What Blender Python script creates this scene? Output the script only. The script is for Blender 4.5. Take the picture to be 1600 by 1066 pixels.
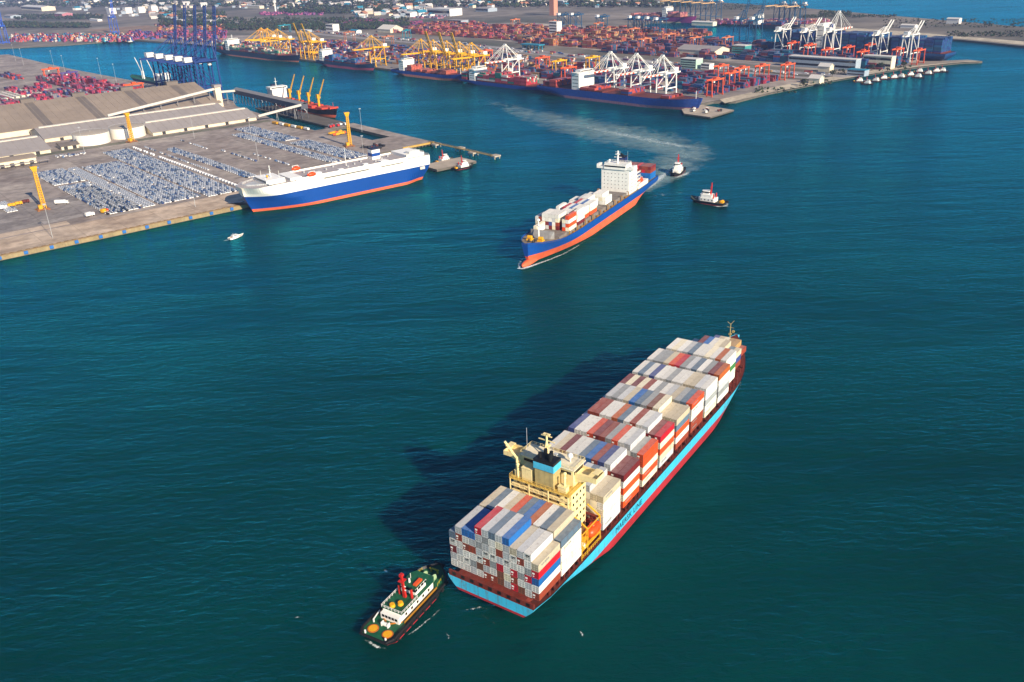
import bpy, math, random
from mathutils import Vector, Matrix
R = random.Random(7)
rad = math.radians
for o in list(bpy.data.objects): bpy.data.objects.remove(o)
SC = bpy.context.scene
COL = SC.collection

# ------------------------------------------------------------------ camera
CF, CP, CH, CR = 1350.0, rad(24.44), 186.3, rad(-2.284)   # focal (px of 1600), pitch, height, roll
cam_d = bpy.data.cameras.new('camera'); cam = bpy.data.objects.new('camera', cam_d); COL.objects.link(cam)
cam_d.sensor_width = 36.0; cam_d.lens = CF / 1600 * 36; cam_d.clip_start = 1.0; cam_d.clip_end = 60000
_r, _u, _f = Vector((1, 0, 0)), Vector((0, math.sin(CP), math.cos(CP))), Vector((0, math.cos(CP), -math.sin(CP)))
_r2 = _r * math.cos(CR) + _u * math.sin(CR); _u2 = _u * math.cos(CR) - _r * math.sin(CR)
cam.matrix_world = Matrix(((_r2.x, _u2.x, -_f.x, 0), (_r2.y, _u2.y, -_f.y, 0), (_r2.z, _u2.z, -_f.z, CH), (0, 0, 0, 1)))
SC.camera = cam

# ------------------------------------------------------------------ light
SUN_AZ, SUN_EL = rad(144.5), rad(26.0)       # azimuth clockwise from +Y
sun_dir = Vector((math.sin(SUN_AZ) * math.cos(SUN_EL), math.cos(SUN_AZ) * math.cos(SUN_EL), math.sin(SUN_EL)))
W_ = bpy.data.worlds.new('World'); SC.world = W_; W_.use_nodes = True
nt = W_.node_tree; nt.nodes.clear()
sky = nt.nodes.new('ShaderNodeTexSky'); sky.sky_type = 'NISHITA'; sky.sun_disc = False
sky.sun_elevation = SUN_EL; sky.sun_rotation = SUN_AZ; sky.altitude = 0; sky.air_density = 1.0; sky.dust_density = 0.15; sky.ozone_density = 6.0
bg = nt.nodes.new('ShaderNodeBackground'); bg.inputs[1].default_value = 0.075
wo = nt.nodes.new('ShaderNodeOutputWorld')
nt.links.new(sky.outputs[0], bg.inputs[0]); nt.links.new(bg.outputs[0], wo.inputs[0])
sd = bpy.data.lights.new('sun', 'SUN'); sd.energy = 5.0; sd.angle = rad(0.53); sd.color = (1.0, 0.86, 0.68)
so = bpy.data.objects.new('sun', sd); COL.objects.link(so); so.rotation_euler = (-sun_dir).to_track_quat('-Z', 'Y').to_euler()
so.location = (300, -300, 400)
vs = SC.view_settings; vs.view_transform = 'Standard'; vs.look = 'None'; vs.exposure = 0.75; vs.gamma = 1.0; vs.use_curve_mapping = False
SC.render.engine = 'CYCLES'
SC.cycles.max_bounces = 6; SC.cycles.transparent_max_bounces = 8; SC.cycles.volume_bounces = 0

# ------------------------------------------------------------------ pixel -> ground, frames
def W(u, v, z=0.0):
    x, y = u - 800, v - 533
    X = x * math.cos(CR) + y * math.sin(CR); Y = -x * math.sin(CR) + y * math.cos(CR)
    d = (X / CF, math.cos(CP) - Y / CF * math.sin(CP), -math.sin(CP) - Y / CF * math.cos(CP))
    t = (z - CH) / d[2]
    return Vector((d[0] * t, d[1] * t, z))
class Frame:
    def __init__(s, o, ang): s.o = Vector((o[0], o[1], 0)); s.a = ang; s.x = Vector((math.cos(ang), math.sin(ang), 0)); s.y = Vector((-s.x.y, s.x.x, 0))
    def __call__(s, a, b, z=0.0): v = s.o + s.x * a + s.y * b; return Vector((v.x, v.y, z))
    def inv(s, P): d = Vector((P[0], P[1], 0)) - s.o; return d.dot(s.x), d.dot(s.y)
FA = Frame((-356, 580), rad(90 - 51.4))          # near terminal: x along its quay, y inland
FB = Frame((238, 1095), rad(90 - 137.4))         # far terminal: x towards the tip (=-s), y inland (=t)
def B(s, t, z=0.0): return FB(-s, t, z)
RB = FB.a; RA = FA.a

# ------------------------------------------------------------------ materials
MATS = {}
def lin(c):
    return tuple((x / 12.92 if x <= 0.04045 else ((x + 0.055) / 1.055) ** 2.4) for x in c)
def hx(h): return lin(tuple(int(h[i:i + 2], 16) / 255 for i in (0, 2, 4)))
def nd(t, k, **kw):
    n = t.nodes.new(k)
    for a, b in kw.items(): setattr(n, a, b)
    return n
def mat(name, col, rough=0.6, metal=0.0, var=0.25, scale=0.4, streak=0.0, rust=0.0, kind='plain', bump=0.0, dust=0.0, spec=0.4, emit=0):
    """procedural painted surface: colour from col / object colour / face attribute, mottled, streaked, dusty, rusty"""
    if name in MATS: return MATS[name]
    m = bpy.data.materials.new(name); MATS[name] = m; m.use_nodes = True
    t = m.node_tree; L = t.links; bs = t.nodes['Principled BSDF']
    bs.inputs['Roughness'].default_value = rough; bs.inputs['Metallic'].default_value = metal
    bs.inputs['Specular IOR Level'].default_value = spec
    tc = nd(t, 'ShaderNodeTexCoord')
    if kind == 'object':
        oi = nd(t, 'ShaderNodeObjectInfo'); src = oi.outputs['Color']
    elif kind == 'attr':
        at = nd(t, 'ShaderNodeAttribute', attribute_name='Col'); src = at.outputs['Color']
    else:
        rgb = nd(t, 'ShaderNodeRGB'); rgb.outputs[0].default_value = (*col, 1); src = rgb.outputs[0]
    co = tc.outputs['Object']
    if kind == 'object':
        va = nd(t, 'ShaderNodeVectorMath', operation='MULTIPLY_ADD'); va.inputs[1].default_value = (1, 1, 1)
        L.new(co, va.inputs[0]); cb = nd(t, 'ShaderNodeMath', operation='MULTIPLY'); cb.inputs[1].default_value = 500
        L.new(oi.outputs['Random'], cb.inputs[0]); L.new(cb.outputs[0], va.inputs[2]); co = va.outputs[0]
    n1 = nd(t, 'ShaderNodeTexNoise'); n1.inputs['Scale'].default_value = scale; n1.inputs['Detail'].default_value = 6; n1.inputs['Roughness'].default_value = 0.65
    L.new(co, n1.inputs['Vector'])
    mr = nd(t, 'ShaderNodeMapRange'); mr.inputs[1].default_value = 0.3; mr.inputs[2].default_value = 0.7
    mr.inputs[3].default_value = 1 - var; mr.inputs[4].default_value = 1 + var * 0.6
    L.new(n1.outputs['Fac'], mr.inputs[0])
    mul = nd(t, 'ShaderNodeMix', data_type='RGBA', blend_type='MULTIPLY'); mul.inputs[0].default_value = 1
    L.new(src, mul.inputs[6]); L.new(mr.outputs[0], mul.inputs[7]); out = mul.outputs[2]
    def mixin(fac, colr, o):
        mx = nd(t, 'ShaderNodeMix', data_type='RGBA'); L.new(fac, mx.inputs[0]); L.new(o, mx.inputs[6]); mx.inputs[7].default_value = (*colr, 1); return mx.outputs[2]
    if streak > 0 or rust > 0:
        mp = nd(t, 'ShaderNodeMapping'); mp.inputs['Scale'].default_value = (1.1, 1.1, 0.07); L.new(co, mp.inputs['Vector'])
        n2 = nd(t, 'ShaderNodeTexNoise'); n2.inputs['Scale'].default_value = 1.0; n2.inputs['Detail'].default_value = 5; L.new(mp.outputs[0], n2.inputs['Vector'])
        if streak > 0:
            a = nd(t, 'ShaderNodeMapRange'); a.inputs[1].default_value = 0.5; a.inputs[2].default_value = 0.78; a.inputs[4].default_value = streak; L.new(n2.outputs['Fac'], a.inputs[0])
            out = mixin(a.outputs[0], (0.10, 0.085, 0.07), out)
        if rust > 0:
            n3 = nd(t, 'ShaderNodeTexNoise'); n3.inputs['Scale'].default_value = 0.9; n3.inputs['Detail'].default_value = 8; n3.inputs['Roughness'].default_value = 0.75; L.new(co, n3.inputs['Vector'])
            mm = nd(t, 'ShaderNodeMath', operation='MULTIPLY'); L.new(n2.outputs['Fac'], mm.inputs[0]); L.new(n3.outputs['Fac'], mm.inputs[1])
            a = nd(t, 'ShaderNodeMapRange'); a.inputs[1].default_value = 0.29; a.inputs[2].default_value = 0.42; a.inputs[4].default_value = rust; L.new(mm.outputs[0], a.inputs[0])
            out = mixin(a.outputs[0], (0.16, 0.055, 0.025), out)
    if dust > 0:
        ge = nd(t, 'ShaderNodeNewGeometry'); sp = nd(t, 'ShaderNodeSeparateXYZ'); L.new(ge.outputs['True Normal'], sp.inputs[0])
        a = nd(t, 'ShaderNodeMapRange'); a.inputs[1].default_value = 0.6; a.inputs[2].default_value = 0.95; a.inputs[4].default_value = dust; L.new(sp.outputs[2], a.inputs[0])
        b = nd(t, 'ShaderNodeMath', operation='MULTIPLY'); L.new(a.outputs[0], b.inputs[0])
        c = nd(t, 'ShaderNodeMapRange'); c.inputs[1].default_value = 0.3; c.inputs[2].default_value = 0.65; c.inputs[3].default_value = 0.35; L.new(n1.outputs['Fac'], c.inputs[0]); L.new(c.outputs[0], b.inputs[1])
        out = mixin(b.outputs[0], (0.42, 0.41, 0.40), out)
    L.new(out, bs.inputs['Base Color'])
    if bump > 0:
        bp = nd(t, 'ShaderNodeBump'); bp.inputs['Strength'].default_value = bump; bp.inputs['Distance'].default_value = 0.2
        L.new(n1.outputs['Fac'], bp.inputs['Height']); L.new(bp.outputs[0], bs.inputs['Normal'])
    return m
def P(name, h, **kw): return mat(name, hx(h), **kw)
M_CONT = mat('container_paint', (1, 1, 1), rough=0.55, var=0.14, scale=0.55, streak=0.14, rust=0.35, kind='object', dust=0.28)
M_YARD = mat('yard_container_paint', (1, 1, 1), rough=0.6, var=0.25, scale=0.12, kind='attr', dust=0.2)
M_ATTR = mat('painted_surface', (1, 1, 1), rough=0.5, var=0.15, scale=0.2, kind='attr')
M_FOL = mat('foliage', (1, 1, 1), rough=0.8, var=0.3, scale=0.15, kind='attr', spec=0.1)
M_CAR = mat('car_paint', (1, 1, 1), rough=0.25, var=0.06, scale=0.3, kind='object', spec=0.6)
M_GLASS = P('dark_glass', '10161c', rough=0.12, var=0.1, spec=0.7)
M_STEEL = P('dark_steel', '2b2a29', rough=0.6, var=0.3)
M_RUBBER = P('black_rubber', '0c0c0d', rough=0.8, var=0.3)
M_WHITE = P('white_paint', 'e6e3da', rough=0.45, var=0.10, scale=0.25, streak=0.12, rust=0.12)
M_CREAM = P('cream_paint', 'ecd69a', rough=0.5, var=0.14, scale=0.3, streak=0.14, rust=0.18)
M_YEL = P('yellow_crane_paint', 'd9a010', rough=0.5, var=0.15, scale=0.2, rust=0.15)
M_BLUEC = P('blue_crane_paint', '12326e', rough=0.5, var=0.15, scale=0.2)
M_DKBL = P('steel_blue_crane_paint', '1c4a6a', rough=0.5, var=0.15, scale=0.2)
M_ORNG = P('orange_paint', 'd8531b', rough=0.5, var=0.15, scale=0.3)
M_LIFE = P('lifeboat_orange', 'ee4a10', rough=0.4, var=0.1)
M_REDP = P('red_paint', 'c01c18', rough=0.5, var=0.15)
M_DECKR = P('oxide_red_deck', '5e2318', rough=0.75, var=0.35, scale=0.35, streak=0.2, rust=0.3)
M_DECKG = P('green_deck', '0f5436', rough=0.65, var=0.3, scale=0.5, rust=0.2)
M_GREY = P('grey_paint', '8a8885', rough=0.6, var=0.25, scale=0.3, rust=0.2)
M_LGREY = P('light_grey_steel', 'aeb0b0', rough=0.55, var=0.15, scale=0.15)
M_BLACK = P('black_paint', '131313', rough=0.5, var=0.2)
M_CONC = P('concrete', 'a89a88', rough=0.85, var=0.25, scale=0.06, bump=0.1)
M_CONCD = P('dark_concrete', '5d564d', rough=0.9, var=0.3, scale=0.1)
M_RBRN = P('red_brown_coaming', '6a2416', rough=0.7, var=0.3, scale=0.5, streak=0.2, rust=0.25)
M_TEAL = P('teal_paint', '177f90', rough=0.5, var=0.15)
M_BROWN = P('bark_brown', '4a3a2a', rough=0.9)

# ------------------------------------------------------------------ mesh builder
class MB:
    def __init__(s): s.v = []; s.f = []; s.m = []; s.c = []; s.col = None; s.sm = []
    def face(s, idx, m=0): s.f.append(tuple(idx)); s.m.append(m); s.c.append(s.col)
    def quad(s, a, b, c, d, m=0):
        n = len(s.v); s.v += [tuple(a), tuple(b), tuple(c), tuple(d)]; s.face((n, n + 1, n + 2, n + 3), m)
    def poly(s, pts, m=0):
        n = len(s.v); s.v += [tuple(p) for p in pts]; s.face(range(n, n + len(pts)), m)
    def hexa(s, p, m=0, top=None):
        n = len(s.v); s.v += [tuple(q) for q in p]
        for k, q in enumerate(((3, 2, 1, 0), (4, 5, 6, 7), (0, 1, 5, 4), (1, 2, 6, 5), (2, 3, 7, 6), (3, 0, 4, 7))):
            s.face([n + i for i in q], top if (top is not None and k == 1) else m)
    def box(s, x0, x1, y0, y1, z0, z1, m=0, top=None):
        s.hexa([(x0, y0, z0), (x1, y0, z0), (x1, y1, z0), (x0, y1, z0), (x0, y0, z1), (x1, y0, z1), (x1, y1, z1), (x0, y1, z1)], m, top)
    def bar(s, p, q, w, h=None, m=0, w2=None):
        p, q = Vector(p), Vector(q); h = h or w; d = (q - p)
        if d.length < 1e-6: return
        d.normalize(); up = Vector((0, 0, 1)) if abs(d.z) < 0.95 else Vector((1, 0, 0))
        a = d.cross(up).normalized(); b = a.cross(d).normalized(); k = 1 if w2 is None else w2 / w
        A_, B_ = a * w / 2, b * h / 2
        s.hexa([p - A_ - B_, p + A_ - B_, p + A_ + B_, p - A_ + B_, q - (A_ + B_) * k, q + (A_ - B_) * k, q + (A_ + B_) * k, q - (A_ - B_) * k], m)
    def tube(s, p, q, r0, r1=None, n=8, m=0, cap=True):
        p, q = Vector(p), Vector(q); r1 = r0 if r1 is None else r1; d = (q - p).normalized()
        up = Vector((0, 0, 1)) if abs(d.z) < 0.95 else Vector((1, 0, 0)); a = d.cross(up).normalized(); b = a.cross(d).normalized()
        k = len(s.v)
        for c, r in ((p, r0), (q, r1)):
            for i in range(n):
                t = 2 * math.pi * i / n; s.v.append(tuple(c + a * (math.cos(t) * r) + b * (math.sin(t) * r)))
        for i in range(n): s.face((k + i, k + (i + 1) % n, k + n + (i + 1) % n, k + n + i)[::-1], m)
        if cap: s.face(range(k, k + n), m); s.face(range(k + 2 * n - 1, k + n - 1, -1), m)
    def prism(s, pts, z0, z1, m=0, top=None):
        n = len(pts); k = len(s.v)
        ar = sum(pts[i][0] * pts[(i + 1) % n][1] - pts[(i + 1) % n][0] * pts[i][1] for i in range(n))
        if ar < 0: pts = pts[::-1]
        s.v += [(p[0], p[1], z0) for p in pts] + [(p[0], p[1], z1) for p in pts]
        for i in range(n): s.face((k + i, k + (i + 1) % n, k + n + (i + 1) % n, k + n + i), m)
        s.face(range(k + n, k + 2 * n), m if top is None else top); s.face(range(k + n - 1, k - 1, -1), m)
    def gable(s, x0, x1, y0, y1, ze, zr, m=0, ov=0.0, th=0.35, axis='x'):
        """pitched roof slab pair, ridge along axis"""
        if axis == 'x':
            ym = (y0 + y1) / 2; sl = (zr - ze) / (ym - y0)
            for a, b in ((y0 - ov, ym), (y1 + ov, ym)):
                za = ze - ov * sl
                q = [(x0 - ov, a, za), (x1 + ov, a, za), (x1 + ov, b, zr), (x0 - ov, b, zr)]
                if a > b: q = q[::-1]
                s.hexa([(x, y, z) for x, y, z in q] + [(x, y, z + th) for x, y, z in q], m)
        else:
            n0 = len(s.v); s.gable(y0, y1, x0, x1, ze, zr, m, ov, th, 'x'); 
            for i in range(n0, len(s.v)): x, y, z = s.v[i]; s.v[i] = (y, x, z)
            for i in range(len(s.f)):
                if s.f[i][0] >= n0: s.f[i] = s.f[i][::-1]
    def dome(s, c, r, n=10, k=5, m=0, sz=1.0, full=False):
        b = len(s.v); lo = -k if full else 0; rows = list(range(lo, k + 1))
        for j in rows:
            ph = math.pi / 2 * j / k
            for i in range(n):
                t = 2 * math.pi * i / n; s.v.append((c[0] + r * math.cos(ph) * math.cos(t), c[1] + r * math.cos(ph) * math.sin(t), c[2] + r * sz * math.sin(ph)))
        for j in range(len(rows) - 1):
            for i in range(n): s.face((b + j * n + i, b + j * n + (i + 1) % n, b + (j + 1) * n + (i + 1) % n, b + (j + 1) * n + i), m)
    def mesh(s, name, mats, smooth=False):
        me = bpy.data.meshes.new(name); me.from_pydata(s.v, [], s.f)
        for m in (mats if isinstance(mats, (list, tuple)) else [mats]): me.materials.append(m)
        me.polygons.foreach_set('material_index', s.m)
        if smooth: me.polygons.foreach_set('use_smooth', [True] * len(s.f))
        if any(c is not None for c in s.c):
            at = me.color_attributes.new('Col', 'FLOAT_COLOR', 'CORNER'); buf = []
            for f_, c in zip(s.f, s.c): buf += list((*(c or (0.5, 0.5, 0.5)), 1.0)) * len(f_)
            at.data.foreach_set('color', buf)
        me.update(); return me
def tag(o, label=None, cat=None, group=None, kind=None):
    if label: o['label'] = label
    if cat: o['category'] = cat
    if group: o['group'] = group
    if kind: o['kind'] = kind
    return o
def link(name, me, parent=None, loc=None, rz=None, color=None):
    o = bpy.data.objects.new(name, me); COL.objects.link(o)
    if parent is not None: o.parent = parent
    if loc is not None: o.location = loc
    if rz is not None: o.rotation_euler = (0, 0, rz)
    if color is not None: o.color = (*color[:3], 1)
    return o
def part(name, mb, mats, parent, **kw):
    sm = kw.pop('smooth', False)
    return link(name, mb.mesh(name, mats, sm), parent, **kw)
def root(name, loc, rz, label, cat, group=None):
    o = link(name, None, None, loc, rz); o.empty_display_size = 2.0
    return tag(o, label, cat, group)
def clone(o, loc, rz, label=None, group=None):
    c = o.copy(); COL.objects.link(c); c.location = loc; c.rotation_euler = (0, 0, rz)
    if label: c['label'] = label
    if group: c['group'] = group
    def kids(src, dst):
        for ch in src.children:
            k = ch.copy(); COL.objects.link(k); k.parent = dst; k.matrix_parent_inverse = ch.matrix_parent_inverse.copy(); kids(ch, k)
    kids(o, c); return c
ORD = 'first second third fourth fifth sixth seventh eighth ninth tenth eleventh twelfth thirteenth fourteenth fifteenth sixteenth seventeenth eighteenth nineteenth twentieth'.split()
def ordn(i):
    if i < 20: return ORD[i]
    tens = ['twenty', 'thirty', 'forty', 'fifty', 'sixty'][(i + 1) // 10 - 2]; r = (i + 1) % 10
    return tens.replace('y', 'ieth') if r == 0 else tens + '-' + ORD[r - 1]

# ------------------------------------------------------------------ sea
def water_mat():
    m = bpy.data.materials.new('sea_water'); m.use_nodes = True; t = m.node_tree; L = t.links; bs = t.nodes['Principled BSDF']
    ge = nd(t, 'ShaderNodeNewGeometry'); pos = ge.outputs['Position']
    nA = nd(t, 'ShaderNodeTexNoise'); nA.inputs['Scale'].default_value = 0.006; nA.inputs['Detail'].default_value = 3; L.new(pos, nA.inputs['Vector'])
    cr = nd(t, 'ShaderNodeValToRGB'); cr.color_ramp.elements[0].position = 0.35; cr.color_ramp.elements[1].position = 0.68
    cr.color_ramp.elements[0].color = (0.0, 0.028, 0.023, 1); cr.color_ramp.elements[1].color = (0.0, 0.041, 0.037, 1)
    L.new(nA.outputs['Fac'], cr.inputs[0]); t.nodes.remove(bs)
    df = nd(t, 'ShaderNodeSubsurfaceScattering', falloff='BURLEY'); df.inputs['Scale'].default_value = 6.0; df.inputs['Radius'].default_value = (0.3, 1.0, 1.0); gl = nd(t, 'ShaderNodeBsdfGlossy'); fr = nd(t, 'ShaderNodeFresnel'); mx = nd(t, 'ShaderNodeMixShader')
    L.new(cr.outputs[0], df.inputs['Color']); gl.inputs['Color'].default_value = (0.04, 0.72, 0.98, 1); gl.inputs['Roughness'].default_value = 0.15; fr.inputs['IOR'].default_value = 1.31
    L.new(fr.outputs[0], mx.inputs[0]); L.new(df.outputs[0], mx.inputs[1]); L.new(gl.outputs[0], mx.inputs[2]); L.new(mx.outputs[0], t.nodes['Material Output'].inputs['Surface'])
    def wave(scale, sx, sy, rot, det, dist=0.0):
        mp = nd(t, 'ShaderNodeMapping'); mp.inputs['Rotation'].default_value = (0, 0, rot); mp.inputs['Scale'].default_value = (sx, sy, 1); L.new(pos, mp.inputs['Vector'])
        n = nd(t, 'ShaderNodeTexNoise'); n.inputs['Scale'].default_value = scale; n.inputs['Detail'].default_value = det; n.inputs['Roughness'].default_value = 0.6; n.inputs['Distortion'].default_value = dist
        L.new(mp.outputs[0], n.inputs['Vector']); return n.outputs['Fac']
    a = wave(0.30, 0.55, 1.3, rad(12), 5, 0.4); b = wave(0.05, 0.5, 1.4, rad(-8), 3, 0.3); c = wave(0.011, 0.45, 1.5, rad(20), 4, 0.6)
    gust = nd(t, 'ShaderNodeMapRange'); gust.inputs[1].default_value = 0.35; gust.inputs[2].default_value = 0.65; gust.inputs[3].default_value = 0.3; gust.inputs[4].default_value = 1.45; L.new(c, gust.inputs[0])
    ma = nd(t, 'ShaderNodeMath', operation='MULTIPLY'); L.new(a, ma.inputs[0]); L.new(gust.outputs[0], ma.inputs[1])
    mb_ = nd(t, 'ShaderNodeMath', operation='MULTIPLY_ADD'); mb_.inputs[1].default_value = 1.9; L.new(b, mb_.inputs[0]); L.new(ma.outputs[0], mb_.inputs[2])
    bp = nd(t, 'ShaderNodeBump'); bp.inputs['Strength'].default_value = 0.85; bp.inputs['Distance'].default_value = 1.0; L.new(mb_.outputs[0], bp.inputs['Height']); 
    for n_ in (df, gl, fr): L.new(bp.outputs[0], n_.inputs['Normal'])
    return m
mb = MB(); mb.quad((-13000, -1500, 0), (13000, -1500, 0), (13000, 14000, 0), (-13000, 14000, 0))
tag(part('sea', mb, water_mat(), None), kind='structure')

# ------------------------------------------------------------------ ground
def ground_mat(name, c1, c2, c3, sc, slab=0.0, rot=0.0):
    m = bpy.data.materials.new(name); m.use_nodes = True; t = m.node_tree; L = t.links; bs = t.nodes['Principled BSDF']; bs.inputs['Roughness'].default_value = 0.9; bs.inputs['Specular IOR Level'].default_value = 0.2
    ge = nd(t, 'ShaderNodeNewGeometry'); mp = nd(t, 'ShaderNodeMapping'); mp.inputs['Rotation'].default_value = (0, 0, -rot); L.new(ge.outputs['Position'], mp.inputs['Vector']); v = mp.outputs[0]
    n1 = nd(t, 'ShaderNodeTexNoise'); n1.inputs['Scale'].default_value = sc; n1.inputs['Detail'].default_value = 7; n1.inputs['Roughness'].default_value = 0.6; L.new(v, n1.inputs['Vector'])
    n2 = nd(t, 'ShaderNodeTexNoise'); n2.inputs['Scale'].default_value = sc * 7; n2.inputs['Detail'].default_value = 6; L.new(v, n2.inputs['Vector'])
    cr = nd(t, 'ShaderNodeValToRGB'); e = cr.color_ramp.elements; e[0].position = 0.36; e[1].position = 0.64; e[0].color = (*c1, 1); e[1].color = (*c3, 1); k = e.new(0.5); k.color = (*c2, 1)
    L.new(n1.outputs['Fac'], cr.inputs[0]); out = cr.outputs[0]
    mr = nd(t, 'ShaderNodeMapRange'); mr.inputs[1].default_value = 0.3; mr.inputs[2].default_value = 0.7; mr.inputs[3].default_value = 0.72; mr.inputs[4].default_value = 1.2; L.new(n2.outputs['Fac'], mr.inputs[0])
    mu = nd(t, 'ShaderNodeMix', data_type='RGBA', blend_type='MULTIPLY'); mu.inputs[0].default_value = 1; L.new(out, mu.inputs[6]); L.new(mr.outputs[0], mu.inputs[7]); out = mu.outputs[2]
    if slab:
        br = nd(t, 'ShaderNodeTexBrick'); br.inputs['Scale'].default_value = 1 / slab; br.inputs['Mortar Size'].default_value = 0.012; br.offset = 0.0
        br.inputs['Color1'].default_value = (0.86, 0.86, 0.86, 1); br.inputs['Color2'].default_value = (1.1, 1.1, 1.1, 1); br.inputs['Mortar'].default_value = (0.7, 0.7, 0.7, 1); br.inputs['Brick Width'].default_value = 1.6; br.inputs['Row Height'].default_value = 0.8
        L.new(v, br.inputs['Vector']); m2 = nd(t, 'ShaderNodeMix', data_type='RGBA', blend_type='MULTIPLY'); m2.inputs[0].default_value = 1; L.new(out, m2.inputs[6]); L.new(br.outputs['Color'], m2.inputs[7]); out = m2.outputs[2]
    L.new(out, bs.inputs['Base Color']); return m
G_ASPH = ground_mat('weathered_asphalt', hx('857971'), hx('948981'), hx('a2978c'), 0.018, 26, RA)
G_APRON = ground_mat('tan_concrete_apron', hx('a8937f'), hx('b5a18c'), hx('bfac98'), 0.02, 18, RA)
G_FAR = ground_mat('far_port_paving', hx('847c76'), hx('93897f'), hx('a69b8c'), 0.008, 60, RB)
G_LAND = ground_mat('hinterland', hx('4f5146'), hx('6e675c'), hx('8a8074'), 0.0022)
G_ROAD = ground_mat('road_asphalt', hx('868180'), hx('8f8a87'), hx('9c9692'), 0.01)
G_EARTH = ground_mat('brown_earth', hx('7d6754'), hx('8c7460'), hx('94806c'), 0.01)
G_SAND = ground_mat('pale_rubble', hx('a59a86'), hx('b3a791'), hx('c2b69e'), 0.03)
ZL = 3.0
def xy(fr, pts): return [(p.x, p.y) for p in (fr(a, b) for a, b in pts)]
def Bs(pts): return [(p.x, p.y) for p in (B(a, b) for a, b in pts)]
def slab(name, pts, z1, top, side=M_CONCD, z0=-3.0, parent=None):
    m_ = MB(); m_.prism(pts, z0, z1, 0, 1); o = part(name, m_, [side, top], parent)
    return tag(o, kind='structure') if parent is None else o
def sheet(name, pts, z, top, parent=None):
    m_ = MB(); ar = sum(pts[i][0] * pts[(i + 1) % len(pts)][1] - pts[(i + 1) % len(pts)][0] * pts[i][1] for i in range(len(pts)))
    m_.poly([(x, y, z) for x, y in (pts if ar > 0 else pts[::-1])]); o = part(name, m_, top, parent)
    return tag(o, kind='structure') if parent is None else o
# near terminal
near = xy(FA, [(-420, 0), (362, 0), (362, 88), (393, 90), (393, 252), (378, 252), (378, 352), (386, 420), (390, 500)]) + Bs([(555, -338), (863, -336), (1224, -337), (1409, -331), (1703, -318), (1770, -420), (1770, -1600), (0, -1600)])
slab('terminal_ground', near, ZL, G_ASPH)
slab('dock_head', xy(FA, [(393.02, 90), (432, 92), (432, 150), (393.02, 150)]), ZL, G_ASPH)
slab('dock_quay', xy(FA, [(416, 150.02), (432, 150.02), (432, 246), (416, 246)]), ZL, G_ASPH)
slab('dock_end', xy(FA, [(393.02, 246.02), (432, 246.02), (432, 258), (393.02, 258)]), ZL, G_ASPH)
slab('grain_jetty', xy(FA, [(403, 258.02), (430, 258.02), (430, 470), (403, 470)]), ZL - 0.6, M_CONCD, z0=0.8)
slab('tug_pier', xy(FA, [(362.02, -16), (408, -16), (408, 10), (362.02, 10)]), ZL - 0.3, M_CONC, z0=0.5)
sheet('quay_apron', xy(FA, [(-400, 4.5), (361, 4.5), (361, 47), (-400, 47)]), ZL + 0.02, G_APRON)
sheet('dark_patch_paving', xy(FA, [(-60, 66), (92, 66), (92, 150), (-60, 150)]), ZL + 0.015, ground_mat('dark_asphalt', hx('7b7470'), hx('87807c'), hx('928b85'), 0.03, 20, RA))
sheet('light_lane', xy(FA, [(-70, 50), (60, 50), (60, 62), (-70, 62)]), ZL + 0.018, G_APRON)
sheet('service_road', xy(FA, [(60, 356), (372, 352), (372, 364), (60, 372)]), ZL + 0.02, ground_mat('mossy_road', hx('5d5f50'), hx('6d6c5e'), hx('7b766a'), 0.02))
# far terminal, hinterland and outer breakwater land as one sheet with the quay as its front edge
far = Bs([(-10, 0), (1240, 0), (1420, 45), (1796, 5), (1835, -150), (1924, -277), (2300, -900), (3600, -3000), (9000, -9500), (13500, -5000), (9000, 4200), (3600, 2560), (1149, 1658), (698, 1479), (336, 1291), (-7, 1117), (-320, 960), (-900, 700),
          (-900, 560), (-420, 660), (-120, 777), (7, 834), (163, 856), (314, 910), (569, 960), (720, 985), (800, 930), (744, 800), (440, 660), (260, 610), (238, 515), (-70, 515), (-112, 560), (-136, 552), (-133, 546), (-113, 526), (-89, 469), (-68, 406), (-53, 318), (-44, 261), (-36, 173), (-31, 118), (-33, 41), (-12, 24)])
slab('far_terminal_ground', far, ZL - 0.2, G_LAND)
def fsheet(name, pts, top, dz=0.0): return sheet(name, Bs(pts), ZL - 0.17 + dz, top)
fsheet('container_yard_paving', [(-8, 2), (1240, 2), (1400, 40), (1780, 20), (1780, 120), (1500, 270), (1000, 250), (-20, 240)], G_FAR)
fsheet('rear_yard_paving', [(-60, 330), (760, 420), (1400, 520), (1150, 800), (744, 795), (440, 655), (262, 605), (240, 512), (-66, 512)], G_FAR, 0.004)
fsheet('port_road', [(-34, 252), (1500, 330), (2300, 380), (2300, 402), (1500, 352), (-40, 268)], G_ROAD, 0.06)
fsheet('port_highway', [(-45, 290), (500, 300), (1500, 392), (2600, 470), (2600, 500), (1500, 418), (500, 322), (-50, 312)], G_ROAD, 0.09)
fsheet('brown_field', [(600, 335), (1500, 365), (1500, 388), (620, 322)], G_EARTH, 0.04)
fsheet('waste_ground', [(1850, 40), (2350, 80), (2300, 260), (1900, 200)], G_EARTH, 0.06)
fsheet('shore_road', [(-31, 20), (-33, 118), (-40, 173), (-48, 261), (-58, 318), (-72, 406), (-92, 469), (-116, 526), (-133, 546), (-122, 550), (-82, 470), (-52, 406), (-36, 318), (-24, 261), (-12, 173), (-10, 40)], G_SAND, 0.07)
fsheet('outer_sand_flat', [(700, 1000), (314, 925), (163, 872), (7, 848), (-120, 792), (-420, 675), (-420, 720), (-120, 840), (163, 940), (700, 1090)], G_SAND, 0.05)
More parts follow.
